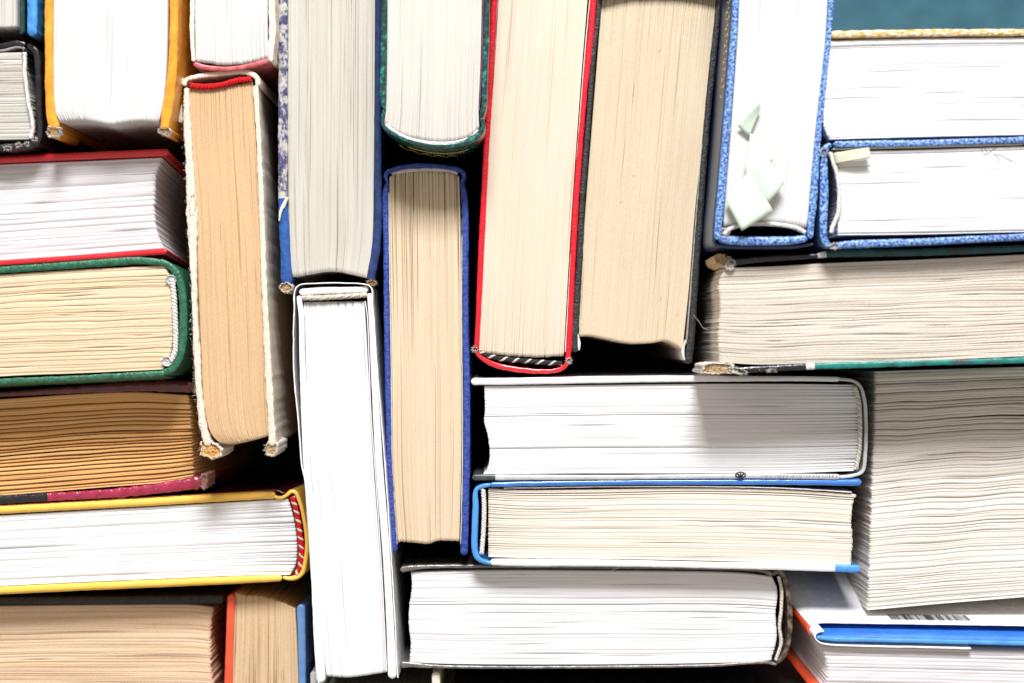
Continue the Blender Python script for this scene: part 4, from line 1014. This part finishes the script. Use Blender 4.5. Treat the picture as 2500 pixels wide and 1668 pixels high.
ribbon('back_cover', b, [(-460, 1250), (0, 1221, 22), (117, 1214, 21), (300, 1203, 24), (420, 1188, 28), (494, 1177, 34)], 24, z + .8 * mm, [M['black_gloss'], M['crimson']],
       mat_at=[(.604, 0), (1, 1)], rough=.7, lean=LN, label='creased lower cover, crimson with a black end')
lump(b, 497, 1176, 9, 18, z + .9 * mm, [M['pink_core'], M['pink_core']], seed=34, depth=.02, rough=.4)
# 25 foxed book bottom left
z = -27 * mm
b = book('foxed brown paged book under a black cover in the bottom left corner', 200, 1600)
pages(b, [(-400, 1484), (0, 1480), (300, 1477), (480, 1478), (520, 1484)], [(-400, 1800), (0, 1800), (522, 1800)], z - .8 * mm, M['pinkish'],
      endB=[(520, 1484), (514, 1530), (514, 1600), (519, 1668), (522, 1800)], pitch=5, groove=.5, gaps=22, rag=1.5, ragB=2.6, gapdepth=1.0, M=70, wave=3)
ribbon('front_cover', b, [(-410, 1470), (0, 1468, 17), (270, 1466, 18), (548, 1464, 20)], 18, z + .8 * mm, M['black'], rough=.4)
ribbon('back_cover', b, [(-410, 1812), (0, 1812), (548, 1812)], 16, z + .8 * mm, M['black'], rough=.4)
# 26 wheat book between coral and blue boards
z = -23 * mm
b = book('wheat paged upright book between a coral red and a powder blue board', 640, 1620)
pages(b, [(574, 1449), (570, 1560), (566, 1668), (562, 1900)], [(720, 1487), (724, 1560), (728, 1668), (732, 1900)], z - .6 * mm, M['wheat'],
      endA=[(574, 1449), (600, 1455), (634, 1457), (665, 1464), (695, 1475), (720, 1487)], pitch=4.5, groove=.4, gaps=14, rag=1.6, ragB=1, gapdepth=1.0, M=60)
ribbon('front_cover', b, [(564, 1452, 18), (561, 1540, 18), (557, 1668, 19), (553, 1900, 19)], 18, z + .8 * mm, M['coral'], rough=.2)
ribbon('back_cover', b, [(734, 1476, 20), (736, 1560, 18), (738, 1668, 17), (742, 1900, 17)], 18, z + .8 * mm, M['mid_blue'], rough=.2)
# 27 book below the frame of which both boards peep in
z = -14 * mm
b = book('book of which only two pale board ends show at the bottom edge', 920, 1800)
ribbon('front_cover', b, [(765, 1640, 15), (765, 1700, 15), (766, 2300, 15)], 15, z, M['grey_and_shaded_board'])
ribbon('back_cover', b, [(1064, 1641, 19), (1065, 1700, 20), (1066, 2300, 20)], 20, z, M['pale_cloth'])
pages(b, [(776, 1716), (778, 2290)], [(1052, 1716), (1054, 2290)], z - 1 * mm, M['ivory'], M=20, pitch=7)
# 28 made-up black book, added to darken the gap below the bottom centre book
z = -16 * mm
b = book('added black book darkening the gap below the bottom centre book', 1500, 1850)
ribbon('front_cover', b, [(1100, 1686), (1500, 1688), (1995, 1690)], 18, z, M['black'])
ribbon('back_cover', b, [(1100, 1950), (1965, 1950)], 18, z, M['black'])
pages(b, [(1110, 1700), (1950, 1700)], [(1110, 1938), (1950, 1938)], z - 1 * mm, M['ivory'], M=20, pitch=7)

# loose fibres
def fibre(label, pts, zz, mat, r=.00006):
    V, F = [], []
    Q = catmull([(p[0], p[1], 0) for p in pts], 4)
    P_ = [np.array(W(q[0], q[1], zz)) for q in Q]
    tube(V, F, P_, r, 4)
    o = mesh_np('loose_fibre', np.array(V), F, mat); tag(o, label, 'fibre'); return o
fibre('fine pale hair lying across the top of the bottom centre book', [(1430, 1424), (1470, 1402), (1512, 1386)], -10.4 * mm, M['thread_white'])
fibre('thin curled hair between the black book and the worn teal book', [(1692, 768), (1706, 785), (1716, 800), (1730, 806)], 8 * mm, M['thread_beige'])
